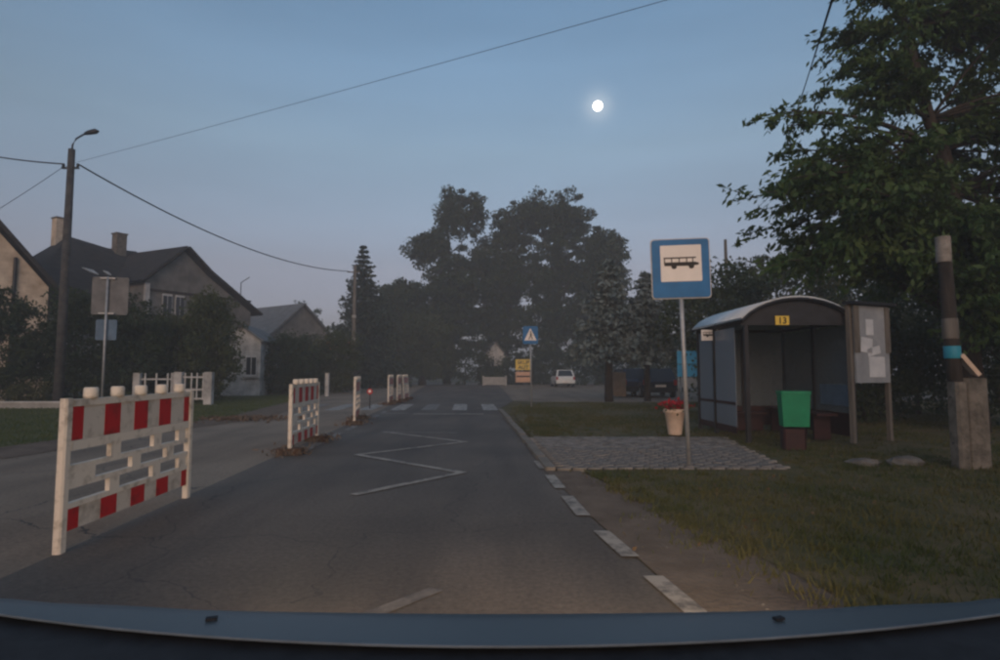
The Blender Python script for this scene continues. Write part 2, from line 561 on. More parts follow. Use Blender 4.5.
def conifer(name, label, base, h, r, m, seed=1, whorls=26, per=11, size=0.16, group=None, droop=0.25, low=0.08, trunk_r=0.14, power=0.9, dens=26):
    rng = np.random.default_rng(seed)
    root = thing(name, label, 'tree', (base[0], base[1], 0), 0, group)
    C, OUT = [], []
    for w in range(whorls):
        t = low + (1 - low) * (w / whorls)
        z0 = h * t
        rr = r * (1 - t) ** power + 0.06
        for k in range(per):
            a = rng.uniform(0, 2 * math.pi)
            L = rr * rng.uniform(0.62, 1.12)
            nn = max(6, int(dens * L / r) + 4)
            s = np.sort(rng.uniform(0.05, 1, nn))
            wd = 0.22 * L * (1 - s * 0.7) + 0.04
            lat = rng.normal(size=nn) * wd * 0.7
            z = z0 - droop * L * s ** 1.4 + 0.16 * L * s ** 4 + rng.normal(size=nn) * 0.04 - np.abs(rng.normal(size=nn)) * 0.10 * L
            C.append(np.stack([np.cos(a) * s * L - np.sin(a) * lat, np.sin(a) * s * L + np.cos(a) * lat, z], 1))
            OUT.append(np.tile([np.cos(a) * 1.4, np.sin(a) * 1.4, -0.3], (nn, 1)))
    C = np.concatenate(C); OUT = np.concatenate(OUT)
    C[:, 2] = np.maximum(C[:, 2], 0.1)
    tag(link('crown', quad_cloud('crown', leaves(rng, C, size, 0.5, 0.1, OUT)), m, root), kind='stuff')
    MB().tube([(0, 0, 0), (0, 0, h * 0.5), (0, 0, h * 0.98)], [trunk_r, trunk_r * 0.6, 0.015], 9).build('trunk', 'bark', root, True)
    return root


def bough_tree(name, label, base, trunk, trunk_r, blobs, m, seed=1, twigs=9, per=26, size=0.17, aspect=0.4):
    """trunk and long boughs that carry rows of hanging leaves on twigs; blobs: (x, y, z, rx, ry, rz, boughs)"""
    rng = np.random.default_rng(seed)
    root = thing(name, label, 'tree', (base[0], base[1], 0))
    tp = [Vector(p) for p in trunk]
    MB().tube(tp, [trunk_r * (1.3 if k == 0 else 1) * (1 - 0.75 * k / (len(tp) - 1)) for k in range(len(tp))], 10).build('trunk', 'bark', root, True)
    C, D = [], []
    tw = MB()
    nb_ = 0
    for (bx, by, bz_, ax, ay, az, cnt) in blobs:
        for _ in range(cnt):
            d = rng.normal(size=3); d /= np.linalg.norm(d)
            e = Vector((bx, by, bz_)) + Vector(d * rng.uniform(0.3, 1.0) ** 0.5 * np.array([ax, ay, az]))
            zt = e.z + rng.uniform(-0.8, 0.5)
            k = min(range(len(tp)), key=lambda q: abs(tp[q].z - zt))
            p0 = tp[k].copy()
            ln = (e - p0).length
            mid_ = p0.lerp(e, 0.55) + Vector((0, 0, 0.13 * ln)) + Vector(rng.normal(size=3) * 0.12)
            pts = [p0 * (1 - t) ** 2 + mid_ * 2 * t * (1 - t) + e * t * t for t in np.linspace(0, 1, 7)]
            r0 = 0.012 + 0.011 * ln
            MB().tube(pts, [r0 * (1 - 0.85 * t) for t in np.linspace(0, 1, 7)], 5).build('bough', 'bark', root, True)
            nb_ += 1
            dirb = (pts[-1] - pts[-3]).normalized()
            for _t in range(twigs):
                t = rng.uniform(0.35, 1.0) if _t else 1.0
                q = p0 * (1 - t) ** 2 + mid_ * 2 * t * (1 - t) + e * t * t
                dd = (dirb * 0.9 + Vector(rng.normal(size=3) * np.array([0.7, 0.7, 0.35])) + Vector((0, 0, -0.15))).normalized()
                L = rng.uniform(0.35, 0.85)
                tip = q + dd * L + Vector((0, 0, -0.12 * L))
                tw.tube([q, tip], [0.008, 0.003], 3, False)
                s_ = np.sort(rng.uniform(0.05, 1.08, per))
                base_ = np.array(q)[None] + s_[:, None] * np.array(tip - q)[None]
                C.append(base_ + rng.normal(size=(per, 3)) * np.array([0.07, 0.07, 0.045]))
                D.append(np.tile(np.array(dd) * 1.5, (per, 1)))
    C = np.concatenate(C); D = np.concatenate(D)
    tag(link('crown', quad_cloud('crown', leaves(rng, C, size, aspect, 0.55, D)), m, root), kind='stuff')
    tag(tw.build('twigs', 'bark', root), kind='stuff')
    return root


def sheet(name, poly, z, m, kind='structure', parent=None, label=None):
    me = MB().add([(x, y, z) for x, y in poly], [tuple(range(len(poly)))]).mesh(name)
    o = link(name, me, m, parent)
    if kind:
        tag(o, label, kind=kind)
    return o


ROAD = -0.055                      # the road runs slightly to the left of the view


def rx(x0, y):                     # x of a line that starts at x0 beside the car and follows the road
    return x0 + ROAD * y


# ------------------------------------------------------------------ ground
sheet('ground', [(-600, -600), (600, -600), (600, 600), (-600, 600)], -0.02, 'turf')
# the street: our lane, the older opposite lane, and the open junction behind the crossing
sheet('road', [(rx(-2.9, -12), -12), (2.2, -12), (1.08, 3), (0.80, 5.3), (rx(1.02, 8), 8), (rx(1.02, 20), 20), (0.6, 26), (-0.2, 60), (-7.5, 60), (rx(-3.0, 26), 26), (rx(-2.9, 4), 4)], 0.0, 'asphalt_lane')
sheet('opposite_lane', [(rx(-7.4, -12), -12), (rx(-2.9, -12), -12), (rx(-2.9, 4), 4), (rx(-3.0, 26), 26), (-7.5, 60), (-13.5, 60), (-11.5, 40), (-8.6, 26), (-7.1, 17), (-7.3, 13), (rx(-7.1, 8), 8)], 0.0, 'asphalt_old')
sheet('junction_forecourt', [(0.6, 26), (2.2, 24.6), (14, 25.6), (24, 27), (24, 58), (-0.2, 60)], -0.004, 'asphalt_old')
sheet('cross_street', [(-60, 60), (60, 60), (60, 70), (-60, 70)], -0.004, 'asphalt_old')
# shoulder of trodden earth between the lane and the grass, and an earth strip and a brown reflection band on the far side
sheet('dirt_shoulder', [(2.2, -12), (3.2, -12), (1.9, 3.5), (1.35, 6.2), (1.02, 7.6), (rx(1.0, 7.6), 7.6), (0.80, 5.3), (1.08, 3)], 0.009, 'soil')
sheet('brown_verge', [(-9.2, 5.0), (-5.4, 5.1), (-5.0, 5.6), (-6.0, 6.1), (-9.8, 6.2)], 0.004, 'soil')  # brown band of a windscreen reflection, put into the ground colour
sheet('brown_verge', [(-9.6, 8.4), (-7.3, 8.7), (-7.0, 13.2), (-6.5, 16.6), (-8.2, 26), (-9.6, 26), (-8.2, 16.6), (-8.6, 13), (-9.0, 10)], 0.008, 'soil')
# lawns
sheet('lawn_right', [(2.6, -12), (60, -12), (60, 26), (2.2, 24.6), (0.35, 20), (0.62, 11.35), (1.1, 7.5), (1.35, 6.2), (1.9, 3.5)], 0.013, 'turf')
sheet('lawn_left', [(-60, 8.6), (-8.5, 9.6), (-8.1, 13.1), (-7.7, 16.5), (-9.2, 26), (-11.6, 40), (-14, 60), (-60, 60)], 0.012, 'turf_green')

# kerb stones along the right edge, each stone by itself
kerb = sheet('kerb', [(rx(1.0, 7.55), 7.55), (rx(1.14, 7.55), 7.55), (rx(1.16, 20), 20), (rx(1.02, 20), 20)], -0.006, 'concrete')
rnd = random.Random(4)
kmeshes = [MB().box((0, 0, 0.0), (0.13, 0.97, 0.12), 0, 0.02).mesh('kerb_stone') for _ in range(2)]
for k in range(12):
    y = 8.1 + k
    o = link('kerb_stone', kmeshes[k % 2], 'kerb_concrete', kerb)
    o.location = (rx(1.085, y) + rnd.uniform(-.008, .008), y, rnd.uniform(-.012, .008))
    o.rotation_euler = (rnd.uniform(-.006, .006), 0, -ROAD + rnd.uniform(-.006, .006))

# block paving of the stop
pave = sheet('block_paving', [(0.70, 7.62), (3.75, 7.62), (4.32, 11.3), (0.55, 11.35)], 0.020, 'paver_joint')
bm_ = [MB().box((0, 0, 0), (0.184, 0.086, 0.06), 0, 0.006).mesh('paving_block') for _ in range(1)]
for me in bm_:
    me.materials.append(MATS['paver'])
blocks = []
row = 0
y = 7.68
while y < 11.28:
    x = 0.84 + (0.1 if row % 2 else 0.0) + ROAD * (y - 7.6)
    xe = 3.72 + (y - 7.62) / 3.68 * 0.55
    while x < xe:
        blocks.append((x, y))
        x += 0.2
    y += 0.1025
    row += 1
rest = MB()
for i, (x, y) in enumerate(blocks):
    z = 0.008 + rnd.uniform(-.005, .005)
    if i < 298:
        o = bpy.data.objects.new('paving_block', bm_[0])
        col.objects.link(o)
        o.parent = pave
        o.location = (x, y, z)
        o.rotation_euler = (rnd.uniform(-.02, .02), rnd.uniform(-.02, .02), rnd.uniform(-.02, .02))
    else:
        rest.box((x, y, z), (0.184, 0.086, 0.06), rnd.uniform(-.02, .02))
tag(rest.build('paving_block_field', 'paver', pave), kind='stuff')

# painted markings
def stripe(poly, name, parent, m='road_paint', z=0.005):
    return sheet(name, poly, z, m, None, parent)


edge = tag(bpy.data.objects.new('edge_line', None), 'broken white edge line painted along the right of the lane', kind='structure')
col.objects.link(edge)
for (ya, yb) in ((1.7, 2.3), (3.16, 3.72), (4.1, 4.75), (5.25, 6.05), (6.45, 7.27), (7.75, 8.4)):
    w = 0.125
    xa, xb = (float(np.interp(q_, [1.7, 3.3, 5.3, 7.27, 8.4], [1.24, 0.95, 0.67, 0.55, 0.48])) for q_ in (ya, yb))
    stripe([(xa, ya), (xa + w, ya), (xb + w, yb), (xb, yb)], 'painted_dash', edge, 'road_paint', 0.0135)
lefte = tag(bpy.data.objects.new('centre_line', None), 'pale worn dashes along the foot of the barriers', kind='structure')
col.objects.link(lefte)
for (ya, yb) in ((9.6, 10.6), (11.1, 12.4), (12.9, 14.0), (16.3, 17.4), (17.9, 19.0)):
    stripe([(rx(-2.72, ya), ya), (rx(-2.58, ya), ya), (rx(-2.58 - 0.03 * (yb - ya), yb), yb), (rx(-2.72 - 0.03 * (yb - ya), yb), yb)], 'painted_dash', lefte, 'road_paint_faint')
zz = [(-2.46, 12.5), (-0.64, 10.75), (-2.21, 9.08), (-0.48, 7.48), (-1.51, 6.16)]
z_ = MB()
for (a, b) in zip(zz, zz[1:]):
    d = Vector((b[0] - a[0], b[1] - a[1])).normalized()
    nrm = Vector((-d.y, d.x)) * 0.055
    ext = d * 0.03
    z_.add([(a[0] - nrm.x - ext.x, a[1] - nrm.y - ext.y, 0), (b[0] - nrm.x + ext.x, b[1] - nrm.y + ext.y, 0),
            (b[0] + nrm.x + ext.x, b[1] + nrm.y + ext.y, 0), (a[0] + nrm.x - ext.x, a[1] + nrm.y - ext.y, 0)], [(0, 1, 2, 3)])
    for i in range(4):
        v = z_.v[-4 + i]
        z_.v[-4 + i] = (v[0], v[1], 0.005 + 0.0012 * len(z_.f))
o = z_.build('zigzag_marking', 'road_paint')
tag(o, 'white zigzag bus stop line painted on the lane', kind='structure')
tag(stripe([(-2.5, 12.42), (-0.9, 12.3), (-0.9, 12.4), (-2.5, 12.52)], 'zigzag_end_line', None, 'road_paint_faint', 0.0045), 'faint line closing the zigzag', kind='structure')
tag(stripe([(-0.78, 3.12), (-0.66, 3.10), (-0.33, 3.50), (-0.42, 3.54)], 'worn_line', None, 'road_paint_ghost'), 'faint worn diagonal line just ahead of the bonnet', kind='structure')
tag(stripe([(-2.65, 17.75), (-0.5, 17.72), (-0.5, 17.98), (-2.65, 18.0)], 'stop_line', None), 'white stop line before the crossing', kind='structure')
tag(stripe([(-3.65, 18.0), (-2.8, 17.95), (-2.8, 18.15), (-3.65, 18.2)], 'stop_line', None, 'road_paint_faint'), 'faint left end of the stop line', kind='structure')
cross = tag(bpy.data.objects.new('pedestrian_crossing', None), 'worn white zebra stripes across the road', kind='structure')
col.objects.link(cross)
for i, x in enumerate((-6.9, -5.8, -4.7, -3.6, -2.55, -1.5, -0.45)):
    xx = x + ROAD * 2
    stripe([(xx, 19.6), (xx + .5, 19.6), (xx + .5 + ROAD * 3.6, 23.2), (xx + ROAD * 3.6, 23.2)], 'painted_stripe', cross, 'zebra_paint' if i not in (0, 4) else 'road_paint_faint')

# ------------------------------------------------------------------ grass, gravel
def grass(name, n, region, seed, hgt, label, m='grass_blade'):
    rng = np.random.default_rng(seed)
    P = region(rng, n)
    n = len(P)
    a = rng.uniform(0, 2 * math.pi, n)
    h = hgt * rng.uniform(0.4, 1.3, n)
    w = 0.0035 * rng.uniform(0.7, 1.6, n) * (1 + P[:, 1] * 0.10)
    lean = rng.normal(size=(n, 2)) * 0.4 * h[:, None]
    dx, dy = np.cos(a) * w, np.sin(a) * w
    V = np.stack([np.stack([P[:, 0] - dx, P[:, 1] - dy, P[:, 2]], 1),
                  np.stack([P[:, 0] + dx, P[:, 1] + dy, P[:, 2]], 1),
                  np.stack([P[:, 0] + lean[:, 0], P[:, 1] + lean[:, 1], P[:, 2] + h], 1)], 1)
    o = link(name, quad_cloud(name, V, 3), m)
    tag(o, label, 'grass', kind='stuff')


def reg_right(rng, n):
    y = 2.2 + 22 * rng.uniform(0, 1, n) ** 1.7
    x = rng.uniform(0.4, 13, n) + rng.normal(size=n) * 0.08
    xl = np.interp(y, [2.0, 3.5, 6.2, 7.5, 7.6, 11.3, 11.35, 20, 24.6], [2.1, 1.75, 1.3, 1.15, 4.0, 4.45, 0.75, 0.45, 2.1])
    patch = np.sin(x * 1.7 + 0.6 * y) + np.sin(x * 0.8 - y * 1.3) + rng.normal(size=n) * 0.9
    k = (x > xl + rng.normal(size=n) * 0.22 - 0.1) & (patch > -0.25)
    return np.stack([x[k], y[k], np.full(k.sum(), 0.012)], 1)


def reg_left(rng, n):
    y = 8.8 + 22 * rng.uniform(0, 1, n) ** 1.5
    x = rng.uniform(-24, -6.6, n)
    xr = np.interp(y, [8.6, 9.3, 13.3, 16.4, 26, 40], [-8.7, -8.5, -8.1, -7.7, -9.2, -11.6])
    k = x < xr + rng.normal(size=n) * 0.12
    return np.stack([x[k], y[k], np.full(k.sum(), 0.010)], 1)


grass('grass', 170000, reg_right, 11, 0.055, 'short rough grass on the verge around the bus stop')
def reg_tufts(rng, n):
    k = n // 28
    y = 2.4 + 14 * rng.uniform(0, 1, k) ** 1.5
    xl = np.interp(y, [2.0, 3.5, 6.2, 7.5, 7.6, 11.3, 11.35, 20], [2.1, 1.75, 1.3, 1.15, 4.0, 4.45, 0.9, 0.6])
    x = xl + np.abs(rng.normal(size=k)) ** 1.5 * 1.9 - 0.05
    idx = np.repeat(np.arange(k), 28)
    P = np.stack([x[idx] + rng.normal(size=len(idx)) * 0.045, y[idx] + rng.normal(size=len(idx)) * 0.045, np.full(len(idx), 0.01)], 1)
    return P


grass('grass_tufts', 16000, reg_tufts, 13, 0.06, 'taller ragged tufts along the edge of the verge')
grass('grass', 60000, reg_left, 12, 0.06, 'short green lawn on the left behind the barriers', 'grass_blade_green')
rng = np.random.default_rng(5)
n = 900
y = rng.uniform(2.5, 20, n)
side = rng.uniform(size=n)
x = np.where(side < 0.55, np.interp(y, [2.5, 6, 7.5, 20], [1.5, 1.05, 0.75, 0.0]) + rng.normal(size=n) * 0.16, -7.3 + rng.normal(size=n) * 0.35)
P = np.stack([x, y, np.full(n, 0.008)], 1)
s = 0.008 * rng.uniform(0.5, 1.6, (n, 1))
d1 = norm(rng.normal(size=(n, 3))); d2 = norm(np.cross(d1, rng.normal(size=(n, 3))))
tag(link('gravel', quad_cloud('gravel', np.stack([P + d1 * s, P + d2 * s, P - d1 * s, P - d2 * s], 1)), 'rock'), 'loose grit along the road edges', 'gravel', kind='stuff')

# ------------------------------------------------------------------ red and white barriers
def box_part(name, c, d, m, parent, bev=0.0):
    return MB().box(c, d, 0, bev).build(name, m, parent)


def make_barrier(label, foot):
    """local x runs along the board from the near post (0) to the far post"""
    t = thing('barrier', label, 'barrier', group='red and white plastic barriers along the lane')
    L = 1.90
    H = 1.09
    for x in (0.035, L - 0.035):
        box_part('post', (x, 0, H / 2), (0.075, 0.06, H), 'white_plastic', t, 0.012)
    box_part('top_rail', (L / 2, 0, 1.055), (L - 0.146, 0.05, 0.05), 'white_plastic', t, 0.008)
    b = box_part('striped_board', (L / 2, 0, 0.905), (L - 0.146, 0.026, 0.248), 'white_board', t)
    w = 0.205
    xs = [0.075, 0.075 + 0.385, 0.075 + 0.79, 0.075 + 1.19, L - 0.075 - 0.10]
    ws = [0.13, w, w, w, 0.10]
    for x, wi in zip(xs, ws):
        MB().box((x + wi / 2, 0, 0.905), (wi, 0.031, 0.244)).build('red_stripe', 'red_board', b)
    box_part('middle_rail', (L / 2, 0, 0.745), (L - 0.146, 0.05, 0.07), 'white_plastic', t, 0.008)
    rails = (0.585, 0.455, 0.315)
    for z in rails:
        box_part('rail', (L / 2, 0, z), (L - 0.146, 0.04, 0.04), 'white_plastic', t, 0.006)
    levels = [0.745 - 0.035] + [z for z in rails]
    rows = [(0.62, 1.25, 1.70), (0.12, 0.92, 1.48), (0.62, 1.25, 1.72)]
    for k, row_ in enumerate(rows):
        top = levels[k] - (0 if k == 0 else 0.02)
        bot = rails[k] + 0.02
        for x in row_:
            wid = 0.30 if (k == 1 and x < 0.2) else 0.13
            MB().box((x + (0.10 if wid > .2 else 0), 0, (top + bot) / 2), (wid, 0.036, top - bot)).build('spacer', 'white_plastic', t)
    b2 = box_part('lower_board', (L / 2, 0, 0.215), (L - 0.146, 0.024, 0.158), 'white_board', t)
    for x, wi in zip(xs, ws):
        MB().box((x + wi / 2, 0, 0.215), (wi, 0.029, 0.154)).build('red_stripe', 'red_board', b2)
    for k in range(5):
        MB().lathe([(0.048, 0), (0.05, 0.02), (0.05, 0.07), (0.042, 0.082)], 14, (0.30 + k * 0.335, 0, 1.081)).build('stud', 'white_plastic', t, True)
    if foot:
        for x in foot:
            MB().box((x, 0, 0.05), (0.22, 0.40, 0.10), 0, 0.04).build('rubber_foot', 'rubber', t)
    return t


GRP = 'red and white plastic barriers along the lane'
b1 = make_barrier('nearest red and white striped barrier, largest one at the left of the lane', None)
spots = [  # near post, far post, label
    ((-3.12, 4.17), (-3.21, 6.06), None),
    ((-3.26, 9.08), (-3.42, 10.95), 'second barrier from the camera, standing on a brown rubber foot'),
    ((-3.53, 14.17), (-3.86, 16.0), 'third barrier, seen edge-on, beside the small round reflector'),
    ((-4.35, 22.7), (-4.52, 24.6), 'fourth barrier, left one of the close pair by the crossing'),
    ((-4.27, 24.2), (-4.44, 26.1), 'fifth barrier, right one of the close pair by the crossing'),
    ((-4.24, 25.8), (-4.32, 27.7), 'sixth and farthest barrier, slightly tilted, beyond the crossing'),
]
b2proto = make_barrier(spots[1][2], (0.05, 1.82))
for i, (a, b, lab) in enumerate(spots):
    o = b1 if i == 0 else (b2proto if i == 1 else copy_tree(b2proto))
    o.location = (a[0], a[1], 0)
    o.rotation_euler = (0, 0 if i != 5 else 0.0, math.atan2(b[1] - a[1], b[0] - a[0]))
    if i == 5:
        o.rotation_euler = (R(-4), 0, math.atan2(b[1] - a[1], b[0] - a[0]))
    if lab:
        o['label'] = lab

mk = thing('reflector_post', 'small round red and white reflector on a thin post beyond third barrier', 'reflector', (-4.55, 20.4, 0))
MB().tube([(0, 0, 0), (0, 0, 1.0)], 0.02, 8).build('post', 'dark_steel', mk)
MB().prism([(0.10 * math.cos(2 * math.pi * k / 16), 0.60 + 0.10 * math.sin(2 * math.pi * k / 16)) for k in range(16)], -0.03, 0.0, 'y').build('red_disc', 'red_board', mk)
MB().prism([(0.05 * math.cos(2 * math.pi * k / 16), 0.61 + 0.05 * math.sin(2 * math.pi * k / 16)) for k in range(16)], -0.036, -0.03, 'y').build('white_centre', 'sign_white', mk)
bo = thing('bollard', 'short white bollard standing before the dark hedge', 'bollard', (-9.2, 31.0, 0))
MB().box((0, 0, 0.6), (0.20, 0.18, 1.2), 0, 0.03).build('shaft', 'white_paint', bo)
MB().box((0, 0, 1.22), (0.24, 0.22, 0.05), 0, 0.03).build('cap', 'concrete', bo)

# ------------------------------------------------------------------ signs
def rounded(w, h, r, n=4):
    pts = []
    for cx, cy, a0 in ((w / 2 - r, h / 2 - r, 0), (-w / 2 + r, h / 2 - r, 90), (-w / 2 + r, -h / 2 + r, 180), (w / 2 - r, -h / 2 + r, 270)):
        for k in range(n + 1):
            a = R(a0 + 90 * k / n)
            pts.append((cx + r * math.cos(a), cy + r * math.sin(a)))
    return pts


def shift(poly, dx, dz):
    return [(a + dx, b + dz) for a, b in poly]


def bus_pictogram(parent, y, s, cx, cz):
    """coach seen from the side: roof line, pale windows, dark body with bonnet, two wheels"""
    q = lambda x0, z0, x1, z1: [(cx + x0 * s, cz + z0 * s), (cx + x1 * s, cz + z0 * s), (cx + x1 * s, cz + z1 * s), (cx + x0 * s, cz + z1 * s)]
    g = MB()
    g.prism(q(-0.46, 0.13, 0.40, 0.165), y - 0.004, y, 'y')
    for x in (-0.45, -0.26, -0.06, 0.14, 0.30):
        g.prism(q(x, 0.03, x + 0.025, 0.13), y - 0.004, y, 'y')
    g.prism([(cx + a * s, cz + b * s) for a, b in ((-0.46, 0.03), (-0.44, -0.07), (0.28, -0.08), (0.47, -0.05), (0.47, 0.0), (0.36, 0.03))], y - 0.004, y, 'y')
    for x in (-0.19, 0.27):
        g.prism([(cx + (x + 0.075 * math.cos(k * math.pi / 6)) * s, cz + (-0.085 + 0.075 * math.sin(k * math.pi / 6)) * s) for k in range(12)], y - 0.0045, y, 'y')
    g.build('bus_pictogram', 'sign_black', parent)


sg = thing('bus_stop_sign', 'blue square sign with black bus pictogram on a grey pole', 'sign', (2.53, 7.87, 0.06), R(-4))
MB().tube([(0, 0, -0.1), (-0.02, 0.0, 3.0)], 0.03, 10).build('pole', 'galvanised', sg, True)
pl = MB().prism(shift(rounded(0.76, 0.80, 0.04), -0.015, 2.63), -0.055, -0.035, 'y').build('plate', 'sign_blue', sg)
MB().prism(shift(rounded(0.79, 0.83, 0.045), -0.015, 2.63), -0.040, -0.030, 'y').build('rim', 'galvanised', sg)
MB().prism(shift(rounded(0.545, 0.50, 0.012), -0.01, 2.70), -0.059, -0.055, 'y').build('white_field', 'sign_white', pl)
bus_pictogram(pl, -0.059, 0.50, -0.01, 2.70)
for z in (2.35, 2.9):
    MB().box((-0.015, -0.012, z), (0.16, 0.05, 0.03)).build('bracket', 'galvanised', sg)
sg.rotation_euler = (0, R(-1.0), R(-6))

ps = thing('pedestrian_crossing_sign', 'small blue sign with white triangle and walking figure', 'sign', (1.12, 20.8, 0.05), 0)
MB().tube([(0, 0, 0), (-0.03, 0, 2.86)], 0.03, 8).build('pole', 'galvanised', ps, True)
pp = MB().prism(shift(rounded(0.54, 0.64, 0.04), -0.03, 2.55), -0.05, -0.03, 'y').build('plate', 'sign_blue', ps)
MB().prism([(-0.25, 2.36), (0.19, 2.36), (-0.03, 2.80)], -0.056, -0.05, 'y').build('white_triangle', 'sign_white', pp)
g = MB()
g.prism(shift([(0.028 * math.cos(k * math.pi / 5), 0.028 * math.sin(k * math.pi / 5)) for k in range(10)], -0.02, 2.665), -0.06, -0.056, 'y')
g.prism([(-0.045, 2.62), (0.01, 2.63), (0.015, 2.53), (-0.035, 2.52)], -0.06, -0.056, 'y')
g.prism([(-0.035, 2.53), (-0.005, 2.53), (-0.07, 2.40), (-0.10, 2.40)], -0.0605, -0.056, 'y')
g.prism([(-0.02, 2.53), (0.015, 2.53), (0.06, 2.40), (0.03, 2.40)], -0.061, -0.056, 'y')
g.prism([(0.0, 2.62), (0.015, 2.60), (0.07, 2.54), (0.06, 2.53)], -0.0615, -0.056, 'y')
g.build('walking_figure', 'sign_black', pp)

# backs of two signs on one post, left
bs = thing('sign_post', 'grey backs of two traffic signs on one post behind nearest barrier', 'sign', (-9.55, 14.0, 0.10), R(12))
MB().tube([(0, 0, 0), (0, 0, 3.5)], 0.03, 8).build('pole', 'galvanised', bs, True)
MB().prism(shift(rounded(0.80, 0.92, 0.04), 0.05, 3.03), 0.035, 0.05, 'y').build('upper_plate', 'sign_back', bs)
MB().prism(shift(rounded(0.46, 0.50, 0.04), 0.0, 2.20), 0.035, 0.05, 'y').build('lower_plate', 'faded_blue', bs)
for z in (2.6, 3.46):
    MB().box((0, 0.01, z), (0.34, 0.05, 0.035)).build('clamp', 'galvanised', bs)

# blue information board far behind the bus stop pole
ib = thing('information_board', 'blue panel board with pale lower sheet behind the flower pot', 'board', (5.62, 17.2, 0.05), R(-8))
for x in (-0.33, 0.33):
    MB().tube([(x, 0, 0), (x, 0, 1.9)], 0.025, 8).build('post', 'galvanised', ib, True)
MB().box((0, -0.04, 1.66), (0.74, 0.03, 0.38)).build('panel', 'blue_panel', ib)
MB().box((0, -0.04, 1.27), (0.74, 0.03, 0.36)).build('panel', 'blue_panel', ib)
MB().box((0.02, -0.04, 0.92), (0.60, 0.025, 0.28)).build('sheet', 'board_face', ib)

# yellow advertising board at the forecourt
def text_mesh(body, size, name, m, parent, loc, rot=(math.pi / 2, 0, 0), depth=0.004):
    cu = bpy.data.curves.new(name, 'FONT')
    cu.body = body
    cu.size = size
    cu.align_x = 'CENTER'
    cu.extrude = depth
    cu.offset = size * 0.018
    tmp = bpy.data.objects.new(name, cu)
    col.objects.link(tmp)
    dg = bpy.context.evaluated_depsgraph_get()
    me = bpy.data.meshes.new_from_object(tmp.evaluated_get(dg))
    bpy.data.objects.remove(tmp)
    me.materials.clear()
    o = link(name, me, m, parent)
    o.location = loc
    o.rotation_euler = rot
    return o


ys = thing('advertising_board', 'yellow sign with black capitals above a faded orange panel', 'sign', (2.25, 56.0, 0), 0)
for x in (-0.7, 0.7):
    MB().tube([(x, 0.05, 0), (x, 0.05, 2.5)], 0.04, 8).build('post', 'dark_steel', ys)
yp = MB().box((0, 0, 1.98), (1.5, 0.05, 1.02)).build('yellow_panel', 'sign_yellow', ys)
text_mesh('SKUP', 0.50, 'lettering', 'sign_black', yp, (0, -0.03, 2.03))
text_mesh('AUT', 0.50, 'lettering', 'sign_black', yp, (0, -0.03, 1.56))
op = MB().box((0, 0, 0.80), (1.5, 0.05, 1.0)).build('orange_panel', 'sign_orange', ys)
MB().box((0, -0.03, 0.86), (1.35, 0.02, 0.14)).build('dark_band', 'maroon_steel', op)

# ------------------------------------------------------------------ bus shelter
sh = thing('bus_shelter', 'glazed bus shelter with curved roof and dark frame', 'bus shelter', (4.37, 10.3, 0.05), 0)
SW, SL, EZ, PZ = 1.86, 2.45, 2.16, 2.55     # width away from the road, length along it, eaves, crown
def arch(t):                                 # t 0..1 across
    return (-0.10 + t * (SW + 0.16), EZ + (PZ - EZ) * (1 - (2 * t - 1) ** 2) ** 0.8)


N = 14
top = [arch(k / N) for k in range(N + 1)]
rf = MB()
vs_, fs_ = [], []
for y in (-0.10, SL + 0.1):
    for dz in (0.0, 0.03):
        vs_ += [(x, y, z + dz) for x, z in top]
m_ = N + 1
for k in range(N):
    fs_ += [(k, k + 1, 2 * m_ + k + 1, 2 * m_ + k), (m_ + k, 3 * m_ + k, 3 * m_ + k + 1, m_ + k + 1), (k, m_ + k, m_ + k + 1, k + 1), (2 * m_ + k, 2 * m_ + k + 1, 3 * m_ + k + 1, 3 * m_ + k)]
roof = rf.add(vs_, fs_).build('roof', 'shelter_roof', sh, True)
for y in (-0.12, SL * 0.5, SL + 0.12):
    MB().tube([(x, y, z - 0.03) for x, z in top], 0.032, 6).build('roof_rib', 'dark_steel', roof)
# gable infill at the near end
gi = [(x, z - 0.05) for x, z in top]
MB().prism(gi + [(top[-1][0], EZ - 0.10), (top[0][0], EZ - 0.10)], -0.06, -0.03, 'y').build('gable_panel', 'dark_steel', sh)
MB().prism(gi + [(top[-1][0], EZ - 0.10), (top[0][0], EZ - 0.10)], SL - 0.02, SL + 0.01, 'y').build('gable_panel', 'dirty_glass', sh)
for x, y in ((0, 0), (SW, 0), (0, SL), (SW, SL), (0.95, SL), (SW, SL / 2), (0.0, SL * 0.62)):
    MB().box((x, y, EZ / 2), (0.07, 0.07, EZ)).build('post', 'dark_steel', sh)
for a, b in (((0, 0), (SW, 0)), ((0, 0), (0, SL)), ((SW, 0), (SW, SL)), ((0, SL), (SW, SL))):
    MB().tube([(a[0], a[1], EZ - 0.04), (b[0], b[1], EZ - 0.04)], 0.035, 6).build('beam', 'dark_steel', sh)


def pane(x0, y0, x1, y1, z0, z1, m, nm='pane'):
    d = Vector((x1 - x0, y1 - y0))
    MB().box(((x0 + x1) / 2, (y0 + y1) / 2, (z0 + z1) / 2), (d.length, 0.012, z1 - z0), math.atan2(d.y, d.x)).build(nm, m, sh)


# road side: two narrow panels at the far end
pane(0, SL - 0.05, 0, SL * 0.62 + 0.05, 0.22, EZ - 0.1, 'side_glass')
pane(0, SL * 0.62 - 0.05, 0, SL * 0.2, 0.22, EZ - 0.1, 'side_glass')
pane(-0.005, SL - 0.05, -0.005, SL * 0.2, 0.10, 0.22, 'maroon_steel', 'kick_plate')
pane(-0.012, SL - 0.05, -0.012, SL * 0.2, 0.62, 0.67, 'maroon_steel', 'stripe')
